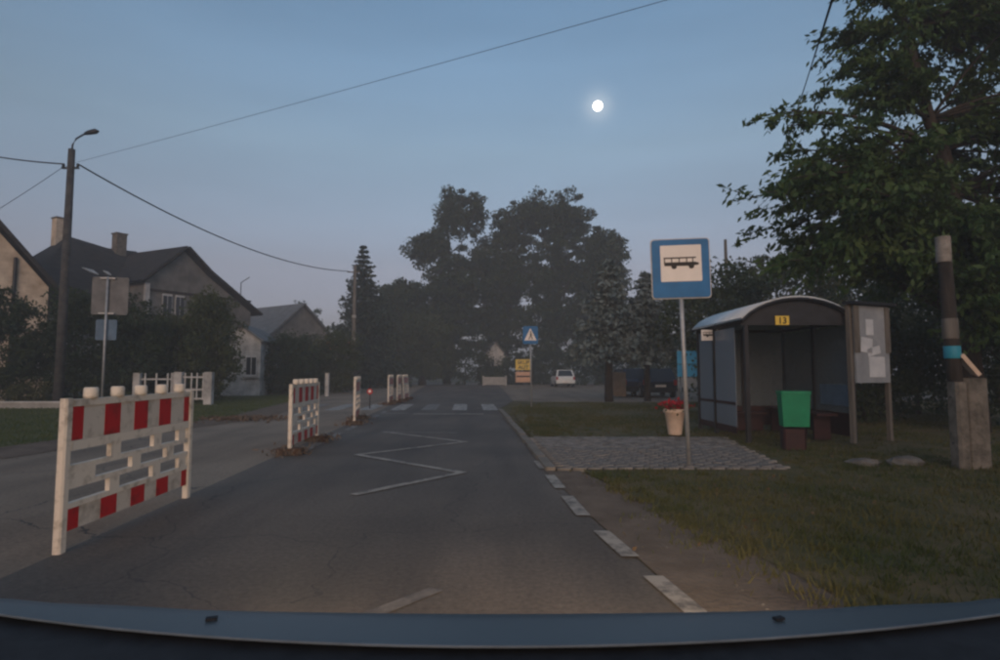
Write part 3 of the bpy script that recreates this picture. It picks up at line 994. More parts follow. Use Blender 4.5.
# far end and back
pane(0.04, SL, 0.91, SL, 0.5, EZ - 0.1, 'dirty_glass')
pane(0.99, SL, SW - 0.04, SL, 0.5, EZ - 0.1, 'dirty_glass')
pane(SW, 0.04, SW, SL / 2 - 0.04, 0.5, EZ - 0.1, 'dirty_glass')
pane(SW, SL / 2 + 0.04, SW, SL - 0.04, 0.5, EZ - 0.1, 'dirty_glass')
for a in ((0.04, SL, SW - 0.04, SL), (SW, 0.04, SW, SL - 0.04)):
    pane(*a, 0.08, 0.49, 'maroon_steel', 'kick_plate')
pane(SW - 0.02, 0.10, SW - 0.02, 1.0, 0.62, 1.0, 'faded_blue', 'poster')
# bench inside
be = MB().box((SW - 0.35, SL / 2, 0.46), (0.38, SL - 0.4, 0.05)).build('bench_seat', 'maroon_steel', sh)
for y in (0.4, SL / 2, SL - 0.4):
    MB().box((SW - 0.35, y, 0.22), (0.30, 0.05, 0.43)).build('bench_leg', 'maroon_steel', be)
MB().box((0.75, SL - 0.33, 0.36), (1.0, 0.34, 0.05)).build('bench_seat', 'maroon_steel', sh)
MB().box((0.75, SL - 0.33, 0.17), (0.9, 0.05, 0.34)).build('bench_leg', 'maroon_steel', sh)
# small white bus plate under the eaves and the yellow number plate
wp = MB().box((-0.08, SL * 0.62, EZ - 0.18), (0.36, 0.02, 0.22)).build('bus_plate', 'sign_white', sh)
bus_pictogram(wp, SL * 0.62 - 0.011, 0.32, -0.08, EZ - 0.17)
np_ = MB().box((0.62, -0.08, EZ - 0.02), (0.24, 0.02, 0.16)).build('number_plate', 'sign_yellow', sh)
text_mesh('13', 0.16, 'number', 'sign_black', np_, (0.62, -0.094, EZ - 0.075))

# litter bin in front of the shelter
lb = thing('litter_bin', 'bright green litter bin on a dark stand before the shelter', 'bin', (4.80, 9.55, -0.02), R(-12))
bk = MB()
for (z0, w0, z1, w1) in ((0.42, 0.385, 0.94, 0.43),):
    bk.add([(sx_ * w_ / 2, sy_ * w_ * 0.36, z_) for z_, w_ in ((z0, w0), (z1, w1)) for sx_, sy_ in ((-1, -1), (1, -1), (1, 1), (-1, 1))],
           [(3, 2, 1, 0), (4, 5, 6, 7), (0, 1, 5, 4), (1, 2, 6, 5), (2, 3, 7, 6), (3, 0, 4, 7)])
bk.build('bucket', 'bin_green', lb)
MB().box((0, 0, 0.965), (0.46, 0.34, 0.05), 0, 0.02).build('rim', 'bin_green', lb)
MB().tube([(0.05, 0.19, 0), (0.05, 0.19, 1.02)], 0.028, 8).build('post', 'dark_steel', lb)
MB().box((-0.02, 0.02, 0.19), (0.34, 0.26, 0.38), 0, 0.03).build('stand', 'maroon_steel', lb)
MB().box((0.05, 0.165, 0.70), (0.12, 0.05, 0.06)).build('bracket', 'dark_steel', lb)

# flower pot
fp = thing('flower_pot', 'pale terracotta flower pot with red flowers at paving edge', 'flower pot', (3.42, 11.45, 0.06))
MB().lathe([(0.125, 0), (0.13, 0.02), (0.19, 0.42), (0.215, 0.43), (0.22, 0.50), (0.19, 0.505), (0.18, 0.46)], 20).build('pot', 'terracotta', fp, True)
rng = np.random.default_rng(3)
P = rng.normal(size=(420, 3)) * [0.115, 0.115, 0.05] + [0, 0, 0.56]
tag(link('flowers', quad_cloud('flowers', leaves(rng, P, 0.06, 0.9, 0.0)), 'petal_red', fp), kind='stuff')
P = rng.normal(size=(240, 3)) * [0.11, 0.11, 0.04] + [0, 0, 0.51]
tag(link('flower_leaves', quad_cloud('flower_leaves', leaves(rng, P, 0.07, 0.6, 0.2)), 'leaf_mid', fp), kind='stuff')

# notice board
nb = thing('notice_board', 'grey notice board with pinned papers on two posts right of shelter', 'notice board', (6.10, 10.1, 0.05), R(24))
for x in (0.03, 1.02):
    MB().box((x, 0.03, 1.22), (0.07, 0.07, 2.44)).build('post', 'timber_grey', nb)
pn = MB().box((0.525, -0.03, 1.72), (0.90, 0.04, 1.36)).build('panel', 'board_face', nb)
for x in (0.11, 0.94):
    MB().box((x, -0.055, 1.98), (0.12, 0.03, 0.82)).build('frame_side', 'timber_grey', nb)
MB().box((0.525, -0.03, 2.44), (1.16, 0.22, 0.05)).build('hood', 'dark_steel', nb)
for x, z, w, h, r_ in ((0.46, 2.02, 0.20, 0.28, 0), (0.36, 1.70, 0.30, 0.26, 0.12), (0.55, 1.60, 0.34, 0.14, -0.2), (0.62, 1.32, 0.42, 0.36, 0.0)):
    o = MB().box((0, 0, 0), (w, 0.006, h)).build('pinned_paper', 'paper', pn)
    o.location = (x, -0.054, z)
    o.rotation_euler = (0, r_, 0)

# power pole at the right edge, bolted to a concrete stub
pw = thing('utility_pole', 'short dark wooden pole with posters, bolted to a concrete stub', 'pole', (6.10, 7.75, 0.0), 0)
MB().tube([(-0.02, 0, 0.3), (-0.05, 0.01, 1.6), (-0.082, 0.02, 3.11)], [0.095, 0.088, 0.080], 12).build('shaft', 'timber_dark', pw, True)
MB().box((0.19, 0.03, 0.60), (0.32, 0.22, 1.20), 0, 0.04).build('concrete_stub', 'old_concrete', pw)
MB().box((-0.065, -0.05, 0.58), (0.15, 0.20, 1.14), 0, 0.03).build('concrete_stub', 'old_concrete', pw)
MB().lathe([(0.088, -0.17), (0.090, -0.16), (0.088, 0.17), (0.086, 0.18)], 12, (-0.085, 0.02, 2.93)).build('poster', 'old_paper', pw, True)
MB().lathe([(0.094, -0.08), (0.097, -0.07), (0.097, 0.08), (0.093, 0.085)], 12, (-0.05, 0.01, 1.54)).build('blue_plate', 'teal_plate', pw, True)
MB().lathe([(0.092, -0.14), (0.095, -0.13), (0.093, 0.13), (0.090, 0.135)], 12, (-0.058, 0.012, 1.86)).build('faded_poster', 'timber_grey', pw, True)
MB().slab([(0.02, -0.10, 1.52), (0.24, -0.10, 1.25), (0.30, 0.10, 1.28), (0.08, 0.10, 1.55)], 0.05).build('cover_board', 'terracotta', pw)
for z in (0.35, 0.95):
    MB().tube([(-0.15, -0.04, z), (0.36, -0.04, z)], 0.012, 6).build('steel_band', 'dark_steel', pw)

# loose stones on the verge
def stone(loc, s, seed, label):
    rr = random.Random(seed)
    vs, fs = [], []
    nu, nv_ = 9, 6
    for i in range(nv_):
        ph = math.pi * (i + 0.5) / nv_
        for k in range(nu):
            a = 2 * math.pi * k / nu
            q = rr.uniform(0.8, 1.15)
            vs.append((s[0] * math.sin(ph) * math.cos(a) * q, s[1] * math.sin(ph) * math.sin(a) * q, s[2] * math.cos(ph) * q))
    for i in range(nv_ - 1):
        for k in range(nu):
            fs.append((i * nu + k, (i + 1) * nu + k, (i + 1) * nu + (k + 1) % nu, i * nu + (k + 1) % nu))
    fs.append(tuple(range(nu)))
    fs.append(tuple((nv_ - 1) * nu + k for k in range(nu - 1, -1, -1)))
    o = MB().add(vs, fs).build('stone', 'rock')
    o.location = loc
    tag(o, label, 'stone', 'stones on the verge')


stone((4.95, 8.0, 0.04), (0.24, 0.15, 0.07), 1, 'flat grey stone in the grass, left of two below the notice board')
stone((5.55, 8.05, 0.045), (0.27, 0.17, 0.085), 2, 'larger grey stone in the grass, right of two below the notice board')

# ------------------------------------------------------------------ lamp post, poles, cables
lp = thing('street_lamp', 'tall concrete street lamp post with a curved arm, before the old house', 'street lamp', (-15.75, 20.8, 0))
MB().tube([(0, 0, 0), (0, 0, 4.5), (0, 0, 9.45)], [0.17, 0.145, 0.115], 10).build('post', 'lamp_concrete', lp, True)
MB().tube([(0, 0, 9.3), (0.02, 0, 9.62), (0.14, 0, 9.85), (0.38, 0, 10.0), (0.55, -0.02, 10.05)], 0.032, 8).build('arm', 'dark_steel', lp, True)
MB().tube([(0.46, -0.02, 10.03), (0.60, -0.02, 10.075), (0.86, -0.03, 10.12), (0.98, -0.03, 10.12)], [0.05, 0.085, 0.10, 0.03], 10).build('lamp_head', 'dark_steel', lp, True)
MB().box((-0.02, 0, 8.75), (0.62, 0.08, 0.06)).build('cross_arm', 'dark_steel', lp)
for x in (-0.28, 0.25):
    MB().lathe([(0.03, 0), (0.05, 0.03), (0.04, 0.08), (0.05, 0.11), (0.02, 0.14)], 8, (x, 0, 8.78)).build('insulator', 'dark_steel', lp)

u1 = thing('utility_pole', 'thin wooden utility pole standing in front of a pointed spruce', 'pole', (-10.35, 41.0, 0))
MB().tube([(0, 0, 0), (0, 0, 8.9)], [0.17, 0.11], 10).build('shaft', 'timber_grey', u1, True)
MB().box((-0.1, 0, 8.4), (0.9, 0.08, 0.08)).build('cross_arm', 'timber_grey', u1)
for z in (3.6, 5.2):
    MB().lathe([(0.16, -0.1), (0.17, 0), (0.16, 0.1)], 8, (0, 0, z)).build('band', 'concrete', u1)
u2 = thing('utility_pole', 'distant grey pole top showing above hedge right of bus stop sign', 'pole', (13.0, 33.0, 0))
MB().tube([(0, 0, 0), (0, 0, 8.9)], [0.16, 0.09], 8).build('shaft', 'timber_grey', u2, True)


def cable(a, b, sag, r, label):
    a, b = Vector(a), Vector(b)
    pts = []
    for k in range(25):
        t = k / 24
        p = a.lerp(b, t)
        p.z -= sag * 4 * t * (1 - t)
        pts.append(p)
    tag(MB().tube(pts, r, 6).build('overhead_cable', 'cable', None, True), label, 'cable', 'overhead cables')


cable((-15.5, 20.8, 8.9), (-10.8, 41.0, 8.45), 0.9, 0.028, 'dark cable hanging from street lamp post to pole by the spruce')
cable((-16.0, 20.8, 8.9), (-22.3, 22.5, 10.3), 0.12, 0.025, 'dark cable leaving the lamp post to the left frame edge')
cable((-15.95, 20.8, 8.85), (-17.4, 18.4, 5.75), 0.05, 0.010, 'thin faint cable slanting down left from the lamp post')
cable((-15.6, 20.8, 8.95), (5.21, 8.5, 7.75), 0.05, 0.0055, 'long thin cable crossing the open sky above the road')
cable((3.13, 5.0, 5.0), (12.62, 25.0, 11.52), 0.1, 0.008, 'thin cable running steeply down behind the large right tree')
cable((3.05, 5.0, 4.81), (12.51, 25.0, 11.07), 0.1, 0.008, 'second thin cable beside it behind the large right tree')

# ------------------------------------------------------------------ houses
def window(parent, c, w, h, ry, name='window'):
    """window in a wall whose outward normal is (sin ry, -cos ry)"""
    o = MB().box((0, 0, 0), (w, 0.06, h)).build(name, 'white_paint', parent)
    o.location = c
    o.rotation_euler = (0, 0, ry)
    for sx in (-1, 1):
        MB().box((sx * w * 0.245, -0.032, 0), (w * 0.40, 0.02, h * 0.84)).build('pane', 'window_glass', o)
    MB().box((0, -0.06, -h / 2 - 0.05), (w + 0.2, 0.16, 0.06)).build('sill', 'concrete', o)
    return o


# A: cream gable at the left edge
ha = thing('cream_house', 'cream rendered house with steep gable at the left edge', 'house', (-23.7, 23.25, 0), R(40))
gp = [(-2.4, 0), (4.3, 0), (4.3, 5.1), (0.95, 9.3), (-2.4, 5.1)]
MB().prism(gp, 0, 9, 'y').build('wall', 'cream_render', ha)
MB().slab([(0.95, -0.35, 9.55), (0.95, 9.3, 9.55), (4.65, 9.3, 4.9), (4.65, -0.35, 4.9)], 0.16).build('roof', 'roof_tile_dark', ha)
MB().slab([(0.95, 9.3, 9.55), (0.95, -0.35, 9.55), (-2.75, -0.35, 4.9), (-2.75, 9.3, 4.9)], 0.16).build('roof', 'roof_tile_dark', ha)
MB().tube([(3.1, -0.08, 0), (3.1, -0.08, 6.3)], 0.07, 8).build('downpipe', 'dark_steel', ha)
for x in (-0.6, 1.2, 3.6):
    window(ha, (x, -0.02, 2.0), 1.0, 1.4, 0)

# B: the old house with the sagging dark roof; local x = towards the road (wing axis), local y = along the main ridge
hb = thing('old_house', 'old grey house with large dark roof, cross gable and two chimneys', 'house', (-25.3, 35.0, 0), R(-30))
MB().prism([(-4.5, 0), (4.2, 0), (4.2, 5.0), (0, 8.5), (-4.5, 5.0)], -1.0, 3.0, 'y').build('wall', 'grey_render', hb)
MB().box((-0.15, 0.6, 2.4), (8.7, 10.2, 4.8)).build('lower_wall', 'grey_render', hb)
rb = MB()
rb.slab([(5.0, -4.9, 4.95), (5.0, 6.4, 4.95), (0.05, 2.9, 9.15), (0.0, 1.2, 9.06), (0, -1.0, 9.38)], 0.18)
rb.slab([(0, -1.0, 9.38), (0.0, 1.2, 9.06), (0.05, 2.9, 9.15), (-5.2, 6.4, 4.95), (-5.2, -4.9, 4.95)], 0.18)
rb.slab([(-5.2, -4.9, 4.95), (5.0, -4.9, 4.95), (0, -1.0, 9.38)], 0.18)
rb.slab([(5.0, 6.4, 4.95), (-5.2, 6.4, 4.95), (0.05, 2.9, 9.15)], 0.18)
roofB = rb.build('roof', 'roof_tile_dark', hb)
# cross wing: ridge from the main ridge towards the road
wy = 2.5
wl_, wr_ = -2.2, 4.6
prof = [(wl_, 0), (wr_, 0), (wr_, 5.2), (1.4, 7.25), (0, 8.42), (wl_, 6.35)]
MB().prism([(a + wy, b) for a, b in prof], 1.0, 6.1, 'x').build('gable_wall', 'grey_render', hb)
wr = MB()
wr.slab([(0.3, wy, 8.80), (6.5, wy, 8.62), (6.5, wy + 1.5, 7.36), (0.3, wy + 1.5, 7.5)][::-1], 0.14)
wr.slab([(0.3, wy + 1.5, 7.5), (6.5, wy + 1.5, 7.36), (6.5, wy + 5.2, 5.02), (0.3, wy + 5.2, 5.1)][::-1], 0.14)
wr.slab([(0.3, wy, 8.80), (6.5, wy, 8.62), (6.5, wy - 2.5, 6.27), (0.3, wy - 2.5, 6.4)], 0.14)
wr.build('wing_roof', 'roof_tile_dark', hb)
MB().box((6.14, wy + 1.2, 5.92), (0.10, 6.7, 0.12)).build('string_course', 'timber_dark', hb)
for yy in (wy - 0.95, wy - 0.2):
    window(hb, (6.13, yy, 5.05), 0.55, 1.45, R(90))
MB().box((6.2, wl_ + wy + 0.05, 5.3), (0.16, 0.24, 1.9)).build('corner_board', 'white_paint', hb)
for (cx, cy, ch, cz, mm) in ((-0.45, -1.25, 2.2, 9.3, 'cream_render'), (0.25, 1.75, 1.5, 9.25, 'old_concrete')):
    MB().box((cx, cy, cz), (0.60, 0.60, ch)).build('chimney', mm, roofB)
    MB().box((cx, cy, cz + ch / 2 + 0.03), (0.70, 0.70, 0.08)).build('chimney_cap', 'old_concrete', roofB)
MB().slab([(2.55, -1.3, 7.22), (2.62, -0.75, 7.15), (2.95, -0.6, 6.87), (2.8, -1.0, 7.0)][::-1], 0.05).build('roof_window', 'white_paint', roofB)
MB().slab([(2.55, -0.2, 7.21), (2.6, 0.05, 7.17), (2.85, 0.12, 6.96), (2.8, -0.05, 7.0)][::-1], 0.05).build('roof_window', 'white_paint', roofB)
MB().tube([(6.0, wy + 3.9, 5.7), (6.0, wy + 3.9, 7.1), (6.3, wy + 4.3, 7.5)], 0.03, 6).build('antenna', 'dark_steel', roofB)
for yy in (-3, -0.9):
    window(hb, (4.23, yy, 3.4), 0.9, 1.3, R(90))

# C: small white outbuilding
hc = thing('white_outbuilding', 'narrow white rendered outbuilding showing between bushes', 'building', (-14.05, 31.0, 0), R(8))
MB().prism([(-1.3, 0), (1.2, 0), (1.2, 3.0), (0.2, 3.75), (-1.3, 3.0)], 0, 4, 'y').build('wall', 'white_render', hc)
MB().slab([(-1.5, -0.2, 2.95), (0.2, -0.2, 3.85), (0.2, 4.2, 3.85), (-1.5, 4.2, 2.95)], 0.1).build('roof', 'roof_tile_grey', hc)
MB().slab([(0.2, -0.2, 3.85), (1.4, -0.2, 2.95), (1.4, 4.2, 2.95), (0.2, 4.2, 3.85)], 0.1).build('roof', 'roof_tile_grey', hc)
window(hc, (0.75, -0.02, 1.6), 0.55, 1.1, 0)

# D: grey gable house further on
hd = thing('grey_house', 'distant grey gable house with light slate roof behind hedge', 'house', (-22.7, 54.0, 0), R(-35))
MB().prism([(-3, 0), (3, 0), (3, 4.4), (0, 7.0), (-3, 4.4)], 0, 6.8, 'x').build('wall', 'grey_render', hd)
MB().slab([(-0.3, 0, 7.25), (7.1, 0, 7.25), (7.1, -3.4, 4.3), (-0.3, -3.4, 4.3)][::-1], 0.15).build('roof', 'roof_tile_grey', hd)
MB().slab([(-0.3, 0, 7.25), (7.1, 0, 7.25), (7.1, 3.4, 4.3), (-0.3, 3.4, 4.3)], 0.15).build('roof', 'roof_tile_grey', hd)
window(hd, (6.82, -0.6, 3.4), 0.9, 1.3, R(90))

# E: orange roofed shed by the utility pole
he = thing('orange_roofed_shed', 'low shed with faded orange roof beside the utility pole', 'shed', (-12.6, 44.0, 0), R(-6))
MB().box((0, 1.5, 1.5), (2.2, 3.0, 3.0)).build('wall', 'grey_render', he)
MB().slab([(-1.3, -0.3, 3.05), (1.3, -0.3, 3.05), (1.3, 3.2, 4.1), (-1.3, 3.2, 4.1)], 0.12).build('roof', 'roof_tile_orange', he)
MB().box((0.3, -0.02, 1.0), (0.9, 0.06, 2.0)).build('door', 'timber_grey', he)

# F: white house far behind the big trees
hf = thing('white_house', 'far white house wall half hidden between the central bushes', 'house', (-0.6, 61.2, 0), R(12))
MB().prism([(-1.2, 0), (1.25, 0), (1.25, 3.0), (0.1, 4.3), (-1.2, 3.0)], 0, 2.6, 'y').build('wall', 'white_render', hf)
MB().slab([(-1.5, -0.2, 2.75), (0.1, -0.2, 4.5), (0.1, 2.8, 4.5), (-1.5, 2.8, 2.75)], 0.1).build('roof', 'roof_tile_grey', hf)
MB().slab([(0.1, -0.2, 4.5), (1.55, -0.2, 2.75), (1.55, 2.8, 2.75), (0.1, 2.8, 4.5)], 0.1).build('roof', 'roof_tile_grey', hf)
window(hf, (-0.35, -0.02, 1.9), 0.7, 1.0, 0)

# low concrete wall and other far things
lw = thing('concrete_barrier', 'pale low concrete barrier before the dark central trees', 'barrier', (-0.5, 54.0, 0))
MB().box((0, 0, 0.45), (2.1, 0.16, 0.74)).build('slab', 'concrete', lw)
for x in (-1.05, 1.05):
    MB().box((x, 0, 0.47), (0.14, 0.24, 0.94)).build('end_post', 'concrete', lw)

ed = thing('low_wall', 'thin white topped low wall edging the lawn at far left', 'wall', (-19.5, 20.5, 0))
MB().box((0, 0, 0.10), (9.0, 0.2, 0.20)).build('base', 'concrete', ed)
MB().box((0, 0, 0.225), (9.1, 0.26, 0.05)).build('coping', 'white_paint', ed)

gt = thing('white_gate', 'white garden gate with square openings between two white pillars', 'gate', (-12.1, 22.6, 0), R(4))
MB().box((-0.35, 0, 0.64), (0.30, 0.26, 1.28), 0, 0.02).build('pillar', 'white_render', gt)
MB().box((0.78, 0, 0.64), (0.30, 0.26, 1.28), 0, 0.02).build('pillar', 'white_render', gt)
for z in (0.25, 0.60, 1.08):
    MB().box((0.21, 0, z), (0.80, 0.05, 0.06)).build('rail', 'white_paint', gt)
for x in (-0.12, 0.12, 0.33, 0.56):
    MB().box((x, 0.003, 0.72), (0.045, 0.04, 1.05)).build('bar', 'white_paint', gt)
gf = thing('white_fence', 'short run of white picket fence left of the garden gate', 'fence', (-13.5, 22.6, 0), R(4))
for x in (-0.55, 0.86):
    MB().box((x, 0, 0.62), (0.26, 0.22, 1.25), 0, 0.02).build('post', 'white_render', gf)
for z in (0.35, 1.0):
    MB().box((0.15, 0, z), (1.2, 0.04, 0.06)).build('rail', 'white_paint', gf)
for k in range(3):
    MB().box((-0.25 + k * 0.42, -0.03, 0.68), (0.06, 0.02, 1.1)).build('picket', 'white_paint', gf)

# ------------------------------------------------------------------ cars
def make_car(label, loc, rz, paint, W=1.70, L=4.1, Hh=1.45, wagon=True, plate=True):
    """local -y is the end turned towards the camera (the tail)"""
    t = thing('parked_car', label, 'car', loc, rz)
    # lower body: lofted sections along y
    secs = [(-L / 2, 0.42, 0.80, 0.88), (-L / 2 + 0.10, 0.30, 0.92, 0.98), (-L / 2 + 0.7, 0.24, 0.94, 1.0), (0.3, 0.22, 0.92, 1.0), (L / 2 - 0.9, 0.24, 0.88, 0.99), (L / 2 - 0.15, 0.30, 0.76, 0.94), (L / 2, 0.42, 0.66, 0.84)]
    vs, fs = [], []
    for y, z0, z1, w in secs:
        hw = W / 2 * w
        vs += [(-hw * 0.92, y, z0), (hw * 0.92, y, z0), (hw, y, (z0 + z1) / 2), (hw * 0.95, y, z1), (-hw * 0.95, y, z1), (-hw, y, (z0 + z1) / 2)]
    for i in range(len(secs) - 1):
        for k in range(6):
            fs.append((i * 6 + k, i * 6 + (k + 1) % 6, (i + 1) * 6 + (k + 1) % 6, (i + 1) * 6 + k))
    fs.append(tuple(range(5, -1, -1)))
    fs.append(tuple((len(secs) - 1) * 6 + k for k in range(6)))
    body = MB().add(vs, fs).build('body', paint, t)
    # cabin
    y0 = -L / 2 + (0.12 if wagon else 0.55)
    cs = [(y0, 0.90, W * 0.46), (y0 + 0.38, Hh, W * 0.37), (0.35, Hh + 0.01, W * 0.38), (1.15, 0.88, W * 0.45)]
    vs, fs = [], []
    lowz = 0.88
    cab = MB()
    a = [(-cs[0][2], cs[0][0], lowz), (cs[0][2], cs[0][0], lowz), (cs[3][2], cs[3][0], lowz), (-cs[3][2], cs[3][0], lowz),
         (-cs[1][2], cs[1][0], Hh), (cs[1][2], cs[1][0], Hh), (cs[2][2], cs[2][0], Hh), (-cs[2][2], cs[2][0], Hh)]
    cab.add(a, [(0, 1, 5, 4), (1, 2, 6, 5), (2, 3, 7, 6), (3, 0, 4, 7), (4, 5, 6, 7)])
    cab.build('cabin', paint, t)
    V = [Vector(p) for p in a]

    def glaz(i, j, k, l_, nm):
        q = [V[i], V[j], V[k], V[l_]]
        c = sum(q, Vector()) / 4
        q = [c + (p - c) * 0.84 for p in q]
        nn = (q[1] - q[0]).cross(q[3] - q[0]).normalized()
        MB().slab([p + nn * 0.008 for p in q], 0.006).build(nm, 'window_glass', t)
    glaz(0, 1, 5, 4, 'rear_window'); glaz(1, 2, 6, 5, 'side_window'); glaz(2, 3, 7, 6, 'windscreen'); glaz(3, 0, 4, 7, 'side_window')
    for sx in (-1, 1):
        MB().box((sx * W * 0.42, -L / 2 + 0.03, 0.76), (0.16, 0.10, 0.26)).build('tail_light', 'tail_lamp', t)
        for yy in (-L / 2 + 0.78, L / 2 - 0.80):
            wv = thing('wheel', None, None)
            wv.parent = t
            wv.location = (sx * (W / 2 - 0.11), yy, 0.31)
            MB().prism([(0.31 * math.cos(k * math.pi / 10), 0.31 * math.sin(k * math.pi / 10)) for k in range(20)], -0.10, 0.10, 'x').build('tyre', 'tyre', wv)
            MB().prism([(0.19 * math.cos(k * math.pi / 8), 0.19 * math.sin(k * math.pi / 8)) for k in range(16)], -0.104, 0.104, 'x').build('rim', 'galvanised', wv)
    MB().box((0, -L / 2 - 0.02, 0.44), (W * 0.94, 0.16, 0.20), 0, 0.04).build('bumper', paint if paint == 'car_white' else 'cowl_plastic', t)
    if plate:
        MB().box((0, -L / 2 - 0.11, 0.46 if paint == 'car_white' else 0.60), (0.52, 0.02, 0.12)).build('number_plate', 'sign_white', t)
    return t


op_ = thing('board_panel', 'short ochre board panel between spruce trunk and navy car', 'fence', (6.0, 29.6, 0), R(-5))
for k in range(4):
    MB().box((-0.30 + k * 0.2, 0, 0.66), (0.19, 0.03, 1.2 + 0.04 * (k % 2))).build('board', 'ochre_board', op_)
MB().box((0, 0.03, 0.9), (0.8, 0.03, 0.08)).build('rail', 'timber_grey', op_)
make_car('white hatchback parked on the forecourt, seen from behind', (5.45, 51.0, 0), R(2), 'car_white')
make_car('dark blue car with white number plate parked beyond the grass', (8.0, 30.6, 0), R(-4), 'car_blue', W=1.75)
make_car('navy car half hidden by the blue spruce trunks', (6.95, 31.8, 0), R(3), 'car_navy', W=1.6, plate=False)

# ------------------------------------------------------------------ trees
# right foreground tree, its boughs hanging over the shelter
bough_tree('broadleaf_tree', 'large leafy tree overhanging the right side above the shelter', (9.9, 12.6),
           [(0.3, 0, 0), (0.22, 0, 2.4), (0.2, 0, 4.0), (0.1, 0, 5.2), (-0.05, 0, 6.2), (-0.3, 0, 6.9), (-0.75, 0, 9.0), (-1.0, 0, 10.5), (-1.3, 0, 11.6)], 0.24,
           [(-3.4, -1.0, 4.5, 2.2, 1.6, 0.75, 26), (-2.4, -0.7, 5.6, 1.9, 1.5, 0.75, 20), (-4.3, -1.0, 6.35, 0.6, 0.4, 0.25, 3), (-1.7, -0.2, 7.6, 1.2, 1.4, 0.6, 12),
            (-1.0, 0, 9.4, 1.4, 1.6, 1.1, 16), (1.6, 0, 5.8, 2.5, 2.0, 2.0, 60), (1.8, 0, 8.8, 2.4, 2.2, 2.0, 48), (0.6, -1.0, 3.7, 2.9, 1.6, 1.0, 50), (-1.8, -0.7, 4.0, 1.8, 1.5, 0.8, 26), (-3.0, -0.9, 3.7, 1.5, 1.2, 0.5, 14), (0.4, -1.6, 2.7, 2.2, 0.8, 0.8, 30), (2.6, -2.0, 3.4, 1.5, 1.0, 1.2, 24), (-2.9, -0.8, 4.9, 2.0, 1.4, 0.8, 14)],
           'leaf_near', seed=21, per=30)
# understory behind shelter and notice board
under = [
    ((9.4, 15.2), [(0, 0, 1.5, 2.0, 1.2, 1.6)], 'leaf_dark', 'dark shrub growing behind the notice board'),
    ((12.2, 13.6), [(0, 0, 1.7, 2.4, 1.3, 1.8)], 'leaf_dark', 'dark shrub filling the right frame edge behind the pole'),
    ((12.6, 17.5), [(0, 0, 2.2, 2.6, 1.5, 2.3)], 'leaf_mid', 'taller shrub behind the dark shrubs at far right'),
    ((7.4, 17.0), [(0, 0, 1.3, 1.7, 1.2, 1.4)], 'leaf_mid', 'low green shrub just behind the shelter'),
]
for i, (b, bl, m, lab) in enumerate(under):
    broadleaf('shrub', lab, b, bl, 260, 44, 0.13, 0.07, m, 'shrubs behind the shelter', 40 + i, 0.26, 6, cat='shrub', crown_name='foliage')
mid = [
    ((9.5, 24.5), [(0, 0, 3.4, 2.6, 2, 2.6)], 'leaf_mid', 'round green tree behind the shelter, left of the row'),
    ((13.0, 25.5), [(0, 0, 3.9, 2.8, 2, 3.0)], 'leaf_olive', 'olive tree behind the shelter, middle of the row'),
    ((16.5, 26.0), [(0, 0, 4.2, 3.0, 2, 3.3)], 'leaf_mid', 'green tree behind the shelter roof, right of the row'),
    ((20.5, 24.0), [(0, 0, 4.6, 3.2, 2.2, 3.8)], 'leaf_dark', 'tall dark tree behind the notice board'),
    ((12.0, 38.0), [(0, 0, 4.2, 3.4, 2, 3.6)], 'leaf_dark', 'dark tree beyond the parked blue car'),
    ((18.0, 40.0), [(0, 0, 4.8, 4.0, 2, 4.0)], 'leaf_dark', 'dark tree at the back of the right hand row'),
]
for i, (b, bl, m, lab) in enumerate(mid):
    broadleaf('broadleaf_tree', lab, b, bl, 170, 44, 0.22, 0.16, m, 'trees behind the shelter', 60 + i, 0.42, 8)

# tall central trees
central = [
    ((-5.6, 62), [(0.6, 0, 10.5, 4.0, 3.2, 4.2), (-1.6, 0, 15.0, 1.9, 1.8, 2.0), (0.3, 0, 18.6, 1.6, 1.6, 2.9), (-3.2, 0, 14.2, 1.5, 1.5, 1.3), (2.6, 0, 17.9, 1.3, 1.3, 3.0), (0, 0, 6, 4.6, 3, 4)], 'leaf_dark', 'tall open-crowned tree, left of the big central clump', 19),
    ((0.7, 65), [(0, 0, 12.5, 3.4, 3, 5.0), (1.0, 0, 18.0, 2.8, 2.2, 2.8), (-2.4, 0, 13.6, 2.2, 2, 2.8), (-1.2, 0, 7, 3.6, 3, 4.5)], 'leaf_dark', 'tall dark tree in the middle of the central clump', 18),
    ((6.0, 63), [(0, 0, 12.5, 4.0, 3, 4.8), (1.0, 0, 17.9, 3.2, 2.2, 3.0), (-1.6, 0, 18.6, 2.4, 2, 2.4), (0, 0, 6, 4.4, 3, 4.6)], 'leaf_dark', 'broad dark tree below the moon in the central clump', 18),
    ((10.6, 62), [(0, 0, 11.0, 3.2, 3, 4.6), (0.6, 0, 14.6, 1.9, 2, 2.2), (0, 0, 5.5, 3.6, 3, 4.4)], 'leaf_dark', 'dark tree on the right shoulder of the central clump', 16),
    ((-10.8, 60), [(0, 0, 6.2, 3.4, 3, 3.8), (1.0, 0, 9.0, 2.2, 2, 1.6)], 'leaf_dark', 'lower dark tree left of the tall open-crowned tree', 9),
    ((-7.6, 57), [(0, 0, 3.6, 3.0, 2, 3.0)], 'leaf_mid', 'low green tree by the bend of the road', 5),
]
for i, (b, bl, m, lab, h) in enumerate(central):
    broadleaf('broadleaf_tree', lab, b, bl, 560, 84, 0.34, 0.34, m, 'tall trees beyond the junction', 80 + i, 0.50, 22, trunk_h=h * 0.85, hollow=0.1)
conifer('spruce_tree', 'pointed dark spruce behind the thin utility pole', (-11.2, 47.0), 11.9, 3.9, 'needle_dark', 5, 30, 15, 0.30, low=0.05, power=0.85, dens=60)
